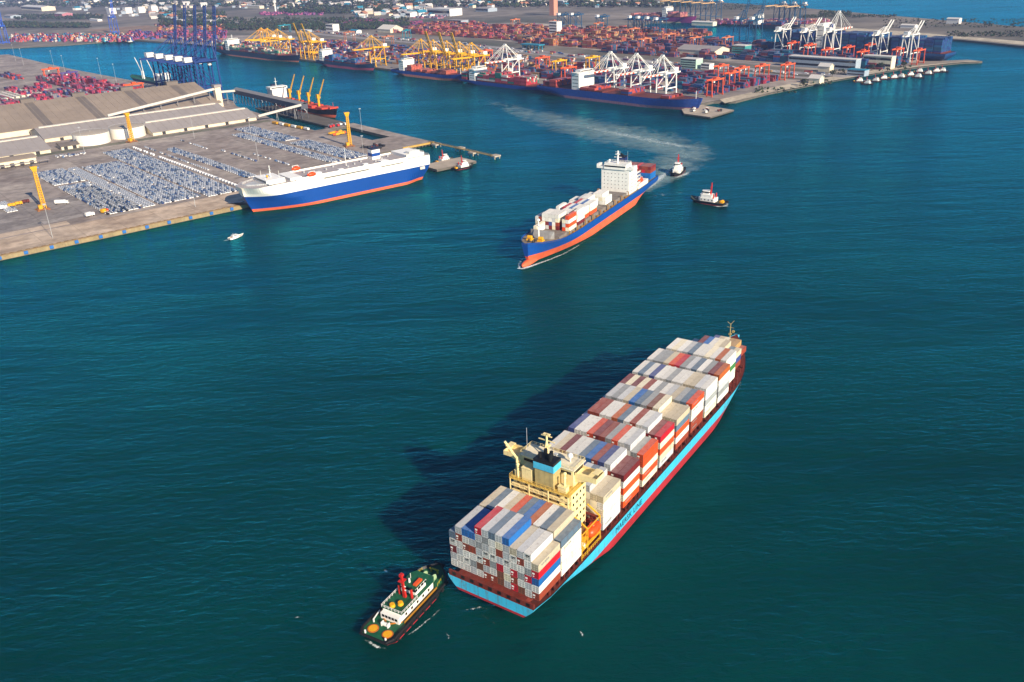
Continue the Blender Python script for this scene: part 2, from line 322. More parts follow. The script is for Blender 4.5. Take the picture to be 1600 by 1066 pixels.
slab('corner_jetty', Bs([(-68, -64), (-64, -10), (-10.05, -2), (-10.05, -40), (-30, -62)]), ZL - 0.8, M_CONC, z0=0.6)
# open sea beyond the outer land is the same sea

# ------------------------------------------------------------------ haze (one closed box of even air)
mb = MB(); mb.box(-12900, 12900, -1400, 13900, -4.5, 215)
hm = bpy.data.materials.new('air'); hm.use_nodes = True; t = hm.node_tree; t.nodes.clear()
pv = nd(t, 'ShaderNodeVolumePrincipled'); pv.inputs['Color'].default_value = (0.38, 0.53, 1.0, 1); pv.inputs['Density'].default_value = 0.000055; pv.inputs['Anisotropy'].default_value = 0.0
om = nd(t, 'ShaderNodeOutputMaterial'); t.links.new(pv.outputs[0], om.inputs['Volume'])
tag(part('haze', mb, hm, None), kind='stuff')

# ------------------------------------------------------------------ hulls
def sstep(x): x = max(0.0, min(1.0, x)); return x * x * (3 - 2 * x)
def make_hull(L, Bm, zd, zb, rake=8.0, over=10.0, sheer=0.0, tb=0.72, ts=0.2, tw=0.93, tw0=0.45, pd=2.6, pw=1.7, zs=None, n=36, bul=0.0, square=1.0, tfun=None, asheer=0.0, extra=(), bwl=0.12):
    """x 0 (transom) .. L (stem), y port, z up; zd deck, zb top of the bottom paint; returns hull MB (0 side 1 bottom 2 upper) and deck MB, breadth fn"""
    levels = [-2.0, 0.0, zb, zb + 0.02] + [zb + (zd - zb) * k for k in (0.35, 0.7)] + ([zs, zs + 0.02] if zs else []) + [zd]
    levels = sorted(set(levels) | set(extra))
    def hb(t, z):
        k = max(0.0, min(1.0, z / zd)); a = tfun(z)[0] if tfun else tw0 + (tw - tw0) * sstep(k * 1.5)
        w = a + (1 - a) * sstep(t / ts) if t < ts else 1.0
        b0 = tb - bwl * (1 - k)
        if t > b0: p_ = pw + (pd - pw) * k; w *= max(0.0, 1 - ((t - b0) / (1 - b0)) ** p_)
        return Bm / 2 * w
    def zz(t, z): return z if z <= zb + 0.03 else z + (sheer * max(0.0, (t - 0.7) / 0.3) ** 2 + asheer * max(0.0, 1 - t / 0.05)) * (z - zb) / (zd - zb)
    def xx(t, z):
        k = max(0.0, min(1.0, z / zd)); x0 = tfun(z)[1] if tfun else over * (1 - min(1, k * 1.4)) ** 1.5; x1 = L - rake * (1 - k) ** 1.2
        return x0 + (x1 - x0) * t
    h = MB(); ts_ = [((i / n) ** 1.0 if i <= n else 1) for i in range(n + 1)]
    ts_ = sorted(set([1 - (1 - t) ** 1.35 if t > 0.5 else t for t in ts_]))
    grid = {}
    for sgn in (1, -1):
        for i, t in enumerate(ts_):
            for j, z in enumerate(levels):
                h.v.append((xx(t, z), sgn * hb(t, z) if i < len(ts_) - 1 else sgn * min(0.48 * Bm, 0.04 * Bm * (0.12 + 0.88 * max(0, z / zd) ** (1 if square < 4 else 2.2)) * square), zz(t, z))); grid[sgn, i, j] = len(h.v) - 1
    for sgn in (1, -1):
        for i in range(len(ts_) - 1):
            for j in range(len(levels) - 1):
                q = [grid[sgn, i, j], grid[sgn, i, j + 1], grid[sgn, i + 1, j + 1], grid[sgn, i + 1, j]]
                m_ = 1 if levels[j + 1] <= zb + 0.001 else (2 if zs and levels[j] >= zs - 0.001 else 0)
                h.face(q if sgn > 0 else q[::-1], m_)
    for j in range(len(levels) - 1):
        m_ = 1 if levels[j + 1] <= zb + (1.75 if tfun else 0) + 0.001 else (2 if zs and levels[j] >= zs - 0.001 else 0)
        h.face([grid[1, 0, j], grid[-1, 0, j], grid[-1, 0, j + 1], grid[1, 0, j + 1]], m_)
        e = len(ts_) - 1; h.face([grid[1, e, j], grid[1, e, j + 1], grid[-1, e, j + 1], grid[-1, e, j]], m_)
    d = MB(); J = len(levels) - 1
    for i in range(len(ts_) - 1):
        a, b = [h.v[grid[1, i, J]], h.v[grid[-1, i, J]]], [h.v[grid[1, i + 1, J]], h.v[grid[-1, i + 1, J]]]
        dz = bul
        d.quad((a[1][0], a[1][1] * 0.985, a[1][2] - dz), (b[1][0], b[1][1] * 0.985, b[1][2] - dz), (b[0][0], b[0][1] * 0.985, b[0][2] - dz), (a[0][0], a[0][1] * 0.985, a[0][2] - dz))
    return h, d, (lambda x, z: hb(max(0, min(1, x / L)), z))
def rails(m_, pts, h=1.1, step=2.0, w=0.07, mi=0, closed=False):
    pts = [Vector(p) for p in pts]
    if closed: pts = pts + [pts[0]]
    for a, b in zip(pts[:-1], pts[1:]):
        n = max(1, int((b - a).length / step)); up = Vector((0, 0, h))
        m_.bar(a + up, b + up, w, w, mi); m_.bar(a + up * 0.5, b + up * 0.5, w * 0.7, w * 0.7, mi)
        for i in range(n + 1): p = a.lerp(b, i / n); m_.bar(p, p + up, w, w, mi)
def oct_lifeboat(m_, c, L, r, mi=0, m2=1):
    """enclosed lifeboat along x"""
    k = len(m_.v); N = 10; secs = [(-0.5, 0.25), (-0.42, 0.75), (-0.25, 1.0), (0.2, 1.0), (0.4, 0.7), (0.5, 0.2)]
    for sx, sr in secs:
        for i in range(N): a = 2 * math.pi * i / N; m_.v.append((c[0] + sx * L, c[1] + math.cos(a) * r * sr, c[2] + math.sin(a) * r * (0.9 if math.sin(a) > 0 else 1.0) * sr))
    for j in range(len(secs) - 1):
        for i in range(N): m_.face((k + j * N + i, k + j * N + (i + 1) % N, k + (j + 1) * N + (i + 1) % N, k + (j + 1) * N + i)[::-1], mi)
    m_.face(range(k, k + N), mi); m_.face(range(k + 6 * N - 1, k + 5 * N - 1, -1), mi)
    m_.box(c[0] - 0.18 * L, c[0] + 0.05 * L, c[1] - r * 0.45, c[1] + r * 0.45, c[2] + r * 0.8, c[2] + r * 1.25, mi)

# ------------------------------------------------------------------ shipping container meshes
def container_mesh(name, L, doors=True):
    m_ = MB(); W2, Hh, p = 1.22, 2.59, 0.09; x0, x1 = -L / 2, L / 2
    for x in (x0 + p / 2, x1 - p / 2):
        for y in (-W2 + p / 2, W2 - p / 2): m_.box(x - p / 2, x + p / 2, y - p / 2, y + p / 2, 0, Hh)
    for y in (-W2, W2 - 0.07):
        m_.box(x0 + p, x1 - p, y, y + 0.07, 0, 0.16); m_.box(x0 + p, x1 - p, y, y + 0.07, Hh - 0.1, Hh)
    n = int(L / 0.42); xa, xb = x0 + p, x1 - p; prof = []
    for i in range(n):
        a = xa + (xb - xa) * i / n; w = (xb - xa) / n
        prof += [(a, 0.0), (a + w * 0.3, 0.0), (a + w * 0.5, 0.06), (a + w * 0.8, 0.06)]
    prof.append((xb, 0.0))
    for sg in (1, -1):
        for (a, da), (b, db) in zip(prof[:-1], prof[1:]):
            q = [(a, sg * (W2 - 0.02 - da), 0.16), (b, sg * (W2 - 0.02 - db), 0.16), (b, sg * (W2 - 0.02 - db), Hh - 0.1), (a, sg * (W2 - 0.02 - da), Hh - 0.1)]
            m_.quad(*(q[::-1] if sg > 0 else q))
    pr2 = prof[::1]
    for (a, da), (b, db) in zip(pr2[:-1], pr2[1:]):
        m_.quad((a, -W2 + 0.07, Hh - 0.01 - da * 0.6), (b, -W2 + 0.07, Hh - 0.01 - db * 0.6), (b, W2 - 0.07, Hh - 0.01 - db * 0.6), (a, W2 - 0.07, Hh - 0.01 - da * 0.6))
    m_.box(x1 - 0.08, x1 - 0.03, -W2 + p, W2 - p, 0.0, Hh - 0.02)
    m_.box(x0 + 0.09, x0 + 0.13, -W2 + p, W2 - p, 0.0, Hh - 0.02)
    m_.box(x0, x0 + p, -W2 + p, W2 - p, Hh - 0.12, Hh); m_.box(x0, x0 + p, -W2 + p, W2 - p, 0, 0.12)
    if doors:
        for sg in (-1, 1): door_geo(m_, x0 + 0.05, sg)
    for x in (x0 - 0.004, x1 - 0.12):
        for y in (-W2 - 0.004, W2 - 0.14):
            for z in (0, Hh - 0.13): m_.box(x, x + 0.125, y, y + 0.145, z, z + 0.135, 1)
    return m_.mesh(name, [M_CONT, M_STEEL])
def door_geo(m_, x, sg):
    y0, y1 = (0.01, 1.12) if sg > 0 else (-1.12, -0.01)
    m_.box(x - 0.03, x + 0.03, y0, y1, 0.13, 2.46)
    for f_ in (0.28, 0.72): y = y0 + (y1 - y0) * f_; m_.box(x - 0.075, x - 0.035, y - 0.025, y + 0.025, 0.13, 2.46, 1)
    for z in (0.5, 1.25, 2.0): m_.box(x - 0.045, x - 0.028, y0 + 0.05, y1 - 0.05, z, z + 0.06, 1)
CM40 = container_mesh('container_40', 12.19); CM40N = container_mesh('container_40_open_end', 12.19, False); CM20 = container_mesh('container_20', 6.06)
def _dm(sg): m_ = MB(); door_geo(m_, -6.05, sg); return m_.mesh('container_door', [M_CONT, M_STEEL])
DOORM = [_dm(1), _dm(-1)]
CC = {'W': ('white', 'dcd8ce'), 'I': ('pale grey', 'bfbfbd'), 'G': ('grey', '969896'), 'K': ('cream', 'e4d8ba'), 'B': ('beige', 'c2b498'), 'S': ('steel blue', '5d7182'), 'L': ('bright blue', '1661a5'), 'N': ('indigo', '39477e'),
      'O': ('orange', 'd44a16'), 'T': ('brick red', '8f3a22'), 'R': ('maroon', '701b1c'), 'r': ('crimson', 'b90f22'), 'b': ('brown', '7a4a34'), 'E': ('green', '3f7a42'), 'Y': ('tan', 'a98552'), 'o': ('burnt orange', 'b35a1e')}
def ccol(k):
    c = hx(CC[k][1]); v = R.uniform(0.88, 1.1); return tuple(min(1, x * v) for x in c)
def container(p, rz, key, label, group, mesh=None, doors=False):
    o = link('shipping_container', mesh or (CM40N if doors else CM40), None, p, rz, ccol(key)); tag(o, label, 'container', group)
    if doors:
        for d in DOORM: link('container_door', d, o, color=o.color)
    return o
def yard_box(m_, fr, rz, key_col, a, b, z, L=12.19):
    """one simple container box into a merged yard mesh, fr gives world position of (a,b)"""
    p = fr(a, b); cx, sx = math.cos(rz), math.sin(rz); m_.col = key_col
    c = []
    for zz_ in (z, z + 2.55):
        for x, y in ((-L / 2, -1.2), (L / 2, -1.2), (L / 2, 1.2), (-L / 2, 1.2)): c.append((p.x + x * cx - y * sx, p.y + x * sx + y * cx, zz_))
    n = len(m_.v); m_.v += c
    for q in ((4, 5, 6, 7), (0, 1, 5, 4), (1, 2, 6, 5), (2, 3, 7, 6), (3, 0, 4, 7)): m_.face([n + i for i in q])
    m_.col = None
def window_mesh(name, w, h, ax):
    m_ = MB()
    if ax == 'x': m_.box(-0.05, 0.05, -w / 2, w / 2, -h / 2, h / 2)
    else: m_.box(-w / 2, w / 2, -0.05, 0.05, -h / 2, h / 2)
    return m_.mesh(name, M_GLASS)
WXS, WYS = window_mesh('window_small_x', 0.6, 0.55, 'x'), window_mesh('window_small_y', 0.6, 0.55, 'y')
WX, WY = window_mesh('window_x', 0.9, 0.9, 'x'), window_mesh('window_y', 0.9, 0.9, 'y')

# ================================================================== big light-blue container ship
S1 = Frame((-7.1, 210.5), rad(90 - 34.6)); R1 = S1.a
M_LBLUE = P('light_blue_hull', '3fb0d0', rough=0.45, var=0.16, scale=0.12, streak=0.3, rust=0.7)
M_BOOT = P('oxide_red_bottom', 'a3222a', rough=0.6, var=0.3, scale=0.2, streak=0.2)
s1 = root('container_ship', S1(0, 0, 0), R1, 'long light blue container ship fully stacked with containers, cream bridge aft', 'container ship')
X0 = -4.8; L1 = 207.8; ZD = 7.6
def stern1(z):
    q = max(0.0, min(1.0, (z - 2.3) / 5.0)); return (0.05 + 0.92 * q ** 0.38, 28 * (1 - min(1, max(0, z + 2) / 6.4)) ** 1.2)
h, d, hbf = make_hull(L1, 32.6, ZD, 3.5, rake=7, over=20, sheer=6.0, tb=0.76, ts=0.17, tw=0.97, tw0=0.30, pd=2.5, pw=1.9, n=64, bul=0.15, tfun=stern1, asheer=2.0, extra=(1.0, 2.0, 2.7, 3.5, 4.0, 4.6, 5.2, 5.8, 6.4, 7.0))
part('hull', h, [M_LBLUE, M_BOOT], s1, loc=(X0, 0, 0), smooth=False)
part('deck', d, M_DECKR, s1, loc=(X0, 0, 0))
# red-brown stern structure below the containers and dark openings
m_ = MB(); m_.box(-4.45, -3.9, -15.6, 15.6, 9.3, 11.2); m_.box(-3.9, 22.8, -12.4, 12.4, ZD - 0.1, 11.15)
part('stern_house', m_, M_RBRN, s1)
om_ = MB(); om_.box(-0.05, 0.05, -0.65, 0.65, -0.55, 0.6); om_ = om_.mesh('mooring_opening', M_BLACK)
for i in range(9): link('mooring_opening', om_, s1, (-4.45, -13.6 + 3.4 * i, 10.35))
m_ = MB(); m_.box(-0.35, 0.35, -0.35, 0.35, 0, 0.75); m_.box(-0.5, 0.5, -0.12, 0.12, 0.55, 0.7); bol1 = m_.mesh('deck_bollard', M_STEEL)
# hatch coamings under the forward bays
m_ = MB(); m_.box(-0.25, 0.25, -0.3, 0.3, 0, 3.75); PEDM = m_.mesh('container_pedestal', M_RBRN)
for sg in (-1, 1):
    for k in range(7): link('container_pedestal', PEDM, s1, (5.2 + 2.9 * k, sg * 15.0, ZD - 0.15))
BAYX = [37.2 + 0, 51.6, 66.4, 80.6, 94.8, 109.0, 123.2, 137.2, 151.2, 165.2]
for i, x in enumerate(BAYX):
    w = min(15.7, hbf(x + 12 - X0, ZD) - 0.9) if i >= 8 else 15.2
    m_ = MB(); m_.box(x - 0.4, x + 12.6, -w + 2.6, w - 2.6, ZD - 0.15, 11.15); part('hatch_coaming', m_, M_RBRN, s1)
    for sg in (-1, 1):
        for k in range(4): link('container_pedestal', PEDM, s1, (x + 0.2 + 3.9 * k, sg * (w - 0.2), ZD - 0.15))
    m_ = MB()   # lashing bridge between the bays
    for y in [k * 2.55 for k in range(-6, 7)]:
        if abs(y) < w + 0.5: m_.bar((x - 1.0, y, ZD), (x - 1.0, y, 17.0), 0.22, 0.22)
    for z in (12.6, 15.0, 17.0): m_.box(x - 1.45, x - 0.55, -w, w, z - 0.08, z + 0.08)
    part('lashing_bridge', m_, M_RBRN, s1)
# side rail and deck clutter along the starboard and port walkway
for sg in (-1, 1):
    m_ = MB(); pts = [(x, sg * (hbf(x - X0, ZD) - 0.25), ZD + 0.0) for x in range(7, 165, 6)]; rails(m_, pts, 1.1, 3.0, 0.08); part('guard_rail', m_, M_RBRN, s1)
    for x in range(8, 170, 7):
        link('deck_bollard', bol1, s1, (x, sg * (hbf(x - X0, ZD) - 0.7), ZD - 0.15))
# accommodation
house = MB(); house.box(26, 35, -10.9, 10.9, ZD - 0.1, 30.2)
house.box(24.4, 26, -10.9, 10.9, ZD - 0.1, 12)
ho = part('accommodation_block', house, M_CREAM, s1)
for z in (14.5, 17.2, 19.9, 22.6, 25.3, 28.0):
    for x in (27.2, 29.4, 31.6, 33.8): link('window', WY, ho, (x, -10.92, z + 0.3)); link('window', WY, ho, (x, 10.92, z + 0.3))
    for y in range(-9, 10, 3): link('window', WX, ho, (25.98, y, z + 0.3))
for z in (14.2, 17.0, 19.8, 22.6, 25.4, 27.9):      # open galleries on the aft face
    m_ = MB(); m_.box(23.9, 26.0, -10.9, 10.9, z - 0.1, z + 0.1); rails(m_, [(23.95, -10.9, z), (23.95, 10.9, z)], 1.1, 1.8, 0.09); part('aft_gallery', m_, M_CREAM, ho)
m_ = MB()
for y in (-10.8, -3.6, 3.6, 10.8): m_.bar((23.95, y, ZD), (23.95, y, 30.2), 0.28, 0.28)
part('gallery_posts', m_, M_CREAM, ho)
m_ = MB(); m_.box(24.0, 35.3, -11.2, 11.2, 28.4, 28.7); rails(m_, [(35, -11.1, 28.7), (24.1, -11.1, 28.7), (24.1, 11.1, 28.7), (35, 11.1, 28.7)], 1.2, 1.6, 0.1)
part('upper_deck', m_, P('ochre_deck', 'd0ac52', rough=0.7, var=0.2), s1, loc=(0, 0, 1.8))
br = MB(); br.box(29.5, 36, -9.6, 9.6, 26.3, 34.2); br.box(30.2, 35.6, -17.4, 17.4, 31.3, 31.7)
for sg in (-1, 1):
    br.box(30.2, 30.4, sg * 9.6, sg * 17.4, 31.7, 32.9); br.box(35.4, 35.6, sg * 9.6, sg * 17.4, 31.7, 32.9); br.box(30.4, 35.4, sg * 17.2, sg * 17.4, 31.7, 32.9)
    br.box(31.4, 34.6, sg * 15.2, sg * 17.3, 33.9, 34.1); br.hexa([(30.4, sg * 9.6, 29.4), (35.4, sg * 9.6, 29.4), (35.4, sg * 9.7, 29.4), (30.4, sg * 9.7, 29.4), (30.4, sg * 9.6, 31.3), (35.4, sg * 9.6, 31.3), (35.4, sg * 15, 31.3), (30.4, sg * 15, 31.3)][::1 if sg > 0 else 1])
bo = part('bridge', br, M_CREAM, s1, loc=(0, 0, 2.4))
m_ = MB(); m_.box(29.0, 36.5, -10.2, 10.2, 34.2, 34.5); part('bridge_roof', m_, P('pale_roof_deck', 'ded2b4', rough=0.7, var=0.15), bo)
m_ = MB(); m_.box(36.0, 36.06, -9.0, 9.0, 32.2, 33.5); part('bridge_windows', m_, M_GLASS, bo)
for sg in (-1, 1): m_ = MB(); m_.box(29.9, 35.6, sg * 9.62 - 0.05, sg * 9.62 + 0.05, 32.2, 33.4); part('side_windows', m_, M_GLASS, bo)
m_ = MB(); m_.box(29.42, 29.5, -8.8, 8.8, 32.3, 33.3); part('aft_windows', m_, M_GLASS, bo)
m_ = MB(); rails(m_, [(29.2, -10, 34.5), (29.2, 10, 34.5), (36.3, 10, 34.5), (36.3, -10, 34.5)], 1.1, 1.6, 0.09, closed=True); rails(m_, [(30.3, -17.3, 32.9), (30.3, -10, 32.9)], 0.3, 2); part('roof_rail', m_, M_CREAM, bo)
m_ = MB(); m_.tube((33, -6.5, 34.5), (33, -6.5, 36.2), 0.25); m_.dome((33, -6.5, 36.9), 0.95, 10, 4, 0, 1, True); part('radome', m_, M_WHITE, bo, smooth=True)
m_ = MB(); m_.tube((33.5, 2.5, 34.5), (33.5, 2.5, 41.8), 0.55, 0.3); m_.bar((33.5, -0.5, 39.5), (33.5, 5.5, 39.5), 0.3); m_.bar((33.5, 0.5, 41.2), (33.5, 4.5, 41.2), 0.3); m_.box(33.2, 34.2, 1.4, 3.8, 41.5, 41.8); m_.bar((31.5, 2.5, 34.5), (33.5, 2.5, 39.5), 0.25); m_.box(32.9, 34.6, 1.5, 3.5, 37.4, 37.7)
part('radar_mast', m_, M_CREAM, bo)
m_ = MB(); m_.tube((30.6, 8.2, 34.5), (30.6, 8.2, 44), 0.07); m_.tube((34.5, -8.5, 34.5), (34.5, -8.5, 41), 0.06); m_.tube((30, -3, 34.5), (30, -3, 38), 0.25); m_.box(29.5, 30.5, -3.6, -2.4, 37.8, 38.2); part('antennas', m_, M_LGREY, bo)
# funnel
m_ = MB(); m_.box(24.6, 29.2, -5.2, 1.6, 28.7, 36.2); fo = part('funnel', m_, P('ochre_grey_funnel', 'b09c66', rough=0.6, var=0.25, scale=0.6, streak=0.3), s1, loc=(0, 0, 0.8))
m_ = MB(); m_.box(24.3, 29.0, -5.5, 1.9, 36.2, 38.6); part('funnel_band', m_, P('blue_band', '49b3d3', rough=0.5), fo)
m_ = MB(); m_.box(24.3, 29.0, -5.5, 1.9, 38.6, 39.6)
for x, y, hh in ((25.6, -3.6, 42.2), (26.4, -1.6, 43), (27.4, -3.0, 42), (26, 0.4, 41.4), (27.8, -0.6, 41.8)): m_.tube((x, y, 39.6), (x, y, hh), 0.62, 0.55, 10)
part('funnel_top', m_, M_BLACK, fo)
for q in ((24.9, 28.4, 3.0, 6.8, 33.2), (25.4, 28.0, 7.4, 9.8, 31), (25, 27, -9.5, -6.6, 30.6)): m_ = MB(); m_.box(*q[:4], 28.7, q[4]); m_.box(q[0] - 0.15, q[1] + 0.15, q[2] - 0.15, q[3] + 0.15, q[4], q[4] + 0.15); part('ventilator_house', m_, M_CREAM, s1, loc=(0, 0, 1.8))
for sx, sy in ((25.4, 8.6), (27.5, 9.4), (26.2, -8.4), (28.4, -7.2)): m_ = MB(); m_.tube((sx, sy, 28.7), (sx, sy, 33.5), 0.35); m_.dome((sx, sy, 33.5), 0.6, 8, 3); part('ventilator', m_, M_CREAM, s1, loc=(0, 0, 1.8))
m_ = MB(); m_.tube((26.5, 9.6, 28.7), (26.5, 9.6, 36.0), 0.5, 0.4); m_.bar((26.5, 9.6, 35.6), (25.2, 13.2, 41.5), 0.55, 0.5); part('provision_crane', m_, M_CREAM, s1, loc=(0, 0, 1.2))
# lifeboats and their frames each side
for sg, lab in ((-1, 'starboard'), (1, 'port')):
    m_ = MB()
    for x in (24.2, 28.0, 36.2):
        m_.bar((x, sg * 15.6, ZD), (x, sg * 15.6, 17.5), 0.26, 0.26); m_.bar((x, sg * 15.6, 17.5), (x, sg * 10.9, 20.5), 0.4, 0.4); m_.bar((x, sg * 15.6, 12.0), (x, sg * 10.9, 12.0), 0.3, 0.3)
    for z in (12.0, 17.5): m_.bar((24, sg * 15.6, z), (35.8, sg * 15.6, z), 0.26, 0.26)
    m_.box(23.6, 36, sg * 10.9, sg * 15.8, 11.2, 11.45); rails(m_, [(23.6, sg * 15.9, ZD + 0.8), (36.2, sg * 15.9, ZD + 0.8)], 1.4, 1.2, 0.14)
    for x in (24.4,): m_.bar((x, sg * 15.6, 12), (x + 3, sg * 15.6, 17), 0.22)
    part('boat_davit', m_, P('davit_yellow', 'd8a428', rough=0.5, var=0.2), s1)
    m_ = MB(); oct_lifeboat(m_, (32.6, sg * 15.1, 14.6), 7.6, 1.9); part('lifeboat', m_, M_LIFE, s1, smooth=True)
    m_ = MB(); m_.tube((26.3, sg * 14.8, 11.5), (26.3, sg * 14.8, 12.6), 0.9, 0.7, 10); m_.box(25.6, 28.4, sg * 13.9, sg * 15.4, 11.46, 11.8); part('mooring_winch', m_, M_WHITE, s1)
# hull name along the side
def text_mesh(s, size, mats, depth=0.03):
    cu = bpy.data.curves.new('lettering', 'FONT'); cu.body = s; cu.size = size; cu.extrude = depth; cu.resolution_u = 2; cu.space_character = 1.15
    ob = bpy.data.objects.new('lettering_tmp', cu); COL.objects.link(ob); dg = bpy.context.evaluated_depsgraph_get(); me = bpy.data.meshes.new_from_object(ob.evaluated_get(dg)); bpy.data.objects.remove(ob); me.materials.clear(); me.materials.append(mats); return me
tm = text_mesh('MAERSK LINE', 3.0, P('name_black', '1a2226', rough=0.5))
o = link('hull_lettering', tm, s1, (46.0, -16.36, 4.5)); o.rotation_euler = (rad(90), 0, 0)
o = link('hull_lettering', tm, s1, (66.0, 16.36, 4.5)); o.rotation_euler = (rad(90), 0, rad(180))
# bow
m_ = MB(); m_.prism([(179.5, -9), (179.5, 9), (192, 6), (198, 2.2), (198, -2.2), (192, -6)], 12.0, 12.4); part('forecastle_deck', m_, M_RBRN, s1)
m_ = MB(); m_.tube((196, 1.0, 12), (196, 1.0, 21.5), 0.32, 0.16); m_.bar((196, -0.6, 19.6), (196, 2.6, 19.6), 0.16); m_.box(195.4, 196.6, 0.4, 1.6, 15.9, 16.5); m_.bar((196, 1, 21.2), (197.2, -0.2, 22.8), 0.12); m_.bar((196, 1, 21.2), (194.8, 2.2, 22.8), 0.12); m_.tube((196.5, -0.2, 17.4), (197.0, -0.2, 17.4), 0.7, 0.7, 10)
part('foremast', m_, P('mast_dull_yellow', 'a8945a', rough=0.6), s1)
for x, y in ((188, 3.2), (188, -3.2), (184, 5.5), (184, -5.5)):
    m_ = MB(); m_.tube((x, y, 12.4), (x, y, 13.6), 0.9, 0.8, 10); m_.box(x - 1.4, x - 0.6, y - 1, y + 1, 12.4, 13.2); part('windlass', m_, M_STEEL, s1)

# containers
TH = 2.64; CB1 = 11.25
def bay(name, x, tiers, tops, side=None, stern=None, doors=False, group=None, port_side=False, shift=0.0):
    """tiers: per column (port -> starboard) number of tiers; only the ones the picture can show are single things; the rest goes to one merged core"""
    n = len(tiers)
    for c in range(n):
        y = (n - 1) / 2 * 2.5 - c * 2.5 + shift
        for k in range(tiers[c]):
            z = CB1 + k * TH; p = S1(x + 6.095, y, z); top = k == tiers[c] - 1
            left, right = (tiers[c - 1] if c else 0), (tiers[c + 1] if c < n - 1 else 0)
            show = top or c == n - 1 or (stern is not None) or k >= right
            if top: key = tops[c]
            elif stern is not None: key = stern[min(k, len(stern) - 1)][c]
            elif c == n - 1 and side: key = side[min(len(side) - 1, tiers[c] - 1 - k)]
            else: key = R.choice('WIGKBTROSWWIK')
            if show and not (stern is None and not top and c < n - 1 and k < tiers[c] - 2):
                tier = 'top tier' if top else ORD[k] + ' tier up'
                container(p, R1, key, f'{CC[key][0]} container in {name}, {tier}, {ORD[c]} from port', 'containers stacked on the light blue ship', doors=doors)
            else:
                yard_box(core1, lambda a, b, p=p: p, R1, ccol(key), 0, 0, z)
core1 = MB()
STERN = ['WWWIWTTbIrbWT', 'IWWGbIWbKTWIW', 'RIWWWTGrWrGrL', 'WWTTIWWIWWWGr', 'WTWIGIWTIWTWW', 'WIWWIGWKIGWWW', 'IWIIWWGWIWIWW']
bay('the sternmost bay', -2.2, [5, 6, 6, 6, 7, 7, 7, 7, 7, 6, 6, 6, 5], 'SILLrISILBIWB', stern=STERN, doors=True)
# wide side faces of the starboard stern column are set by the list below
bay('the bay just aft of bridge', 10.6, [5, 6, 6, 6, 6, 6, 6, 6, 6, 6, 6, 6, 5][:13], 'IBSWBOSLoWSBS', side='SKWKW')
bay('the bay just ahead of bridge', 37.2, [5, 6, 6, 6, 6, 6, 6, 6, 6, 6, 6, 5, 5], 'WWBIWIWNISIBB', side='WWKWIW')
bay('the second bay ahead of bridge', 51.6, [5, 6, 6, 6, 6, 6, 6, 6, 6, 6, 6, 5, 5], 'WWBRWWSLTNIRR', side='RWOKO')
bay('the third bay ahead of bridge', 66.4, [5, 6, 6, 6, 6, 6, 6, 6, 6, 6, 6, 5, 5], 'RNWWORTGOWIGO', side='OOKOK')
bay('the fourth bay ahead of bridge', 80.6, [5, 6, 6, 6, 6, 6, 6, 6, 6, 6, 6, 5, 5], 'WTTWWoSWTWIRr', side='rKOBI')
bay('the fifth bay ahead of bridge', 94.8, [5, 6, 6, 6, 6, 6, 6, 6, 6, 6, 5, 5, 5], 'IIGIBLSGbKBBB', side='BSOWT')
bay('the sixth bay ahead of bridge', 109.0, [5] * 13, 'RKRKTWGWIBGSO', side='OWWTT')
bay('the seventh bay ahead of bridge', 123.2, [5] * 13, 'WSWNWWGWWBBIW', side='WWGWK')
bay('the eighth bay ahead of bridge', 137.2, [5] * 13, 'WGGBOrGISWGRo', side='oWIGW')
bay('the ninth bay ahead of bridge', 151.2, [5] * 11, 'WKWISWWKWoW', side='WWEKW')
bay('the foremost full bay', 165.2, [3, 3, 4, 4, 4, 4, 4, 3, 3], 'WTRLWKBSB', side='BNTW')
bay('the short bow stack', 179.4, [1, 2, 2, 2, 2, 2, 1], 'WNBKYYT')
tag(part('container_stack_core', core1, M_YARD, None), 'containers hidden inside the stacks of the light blue ship', 'containers', kind='stuff')

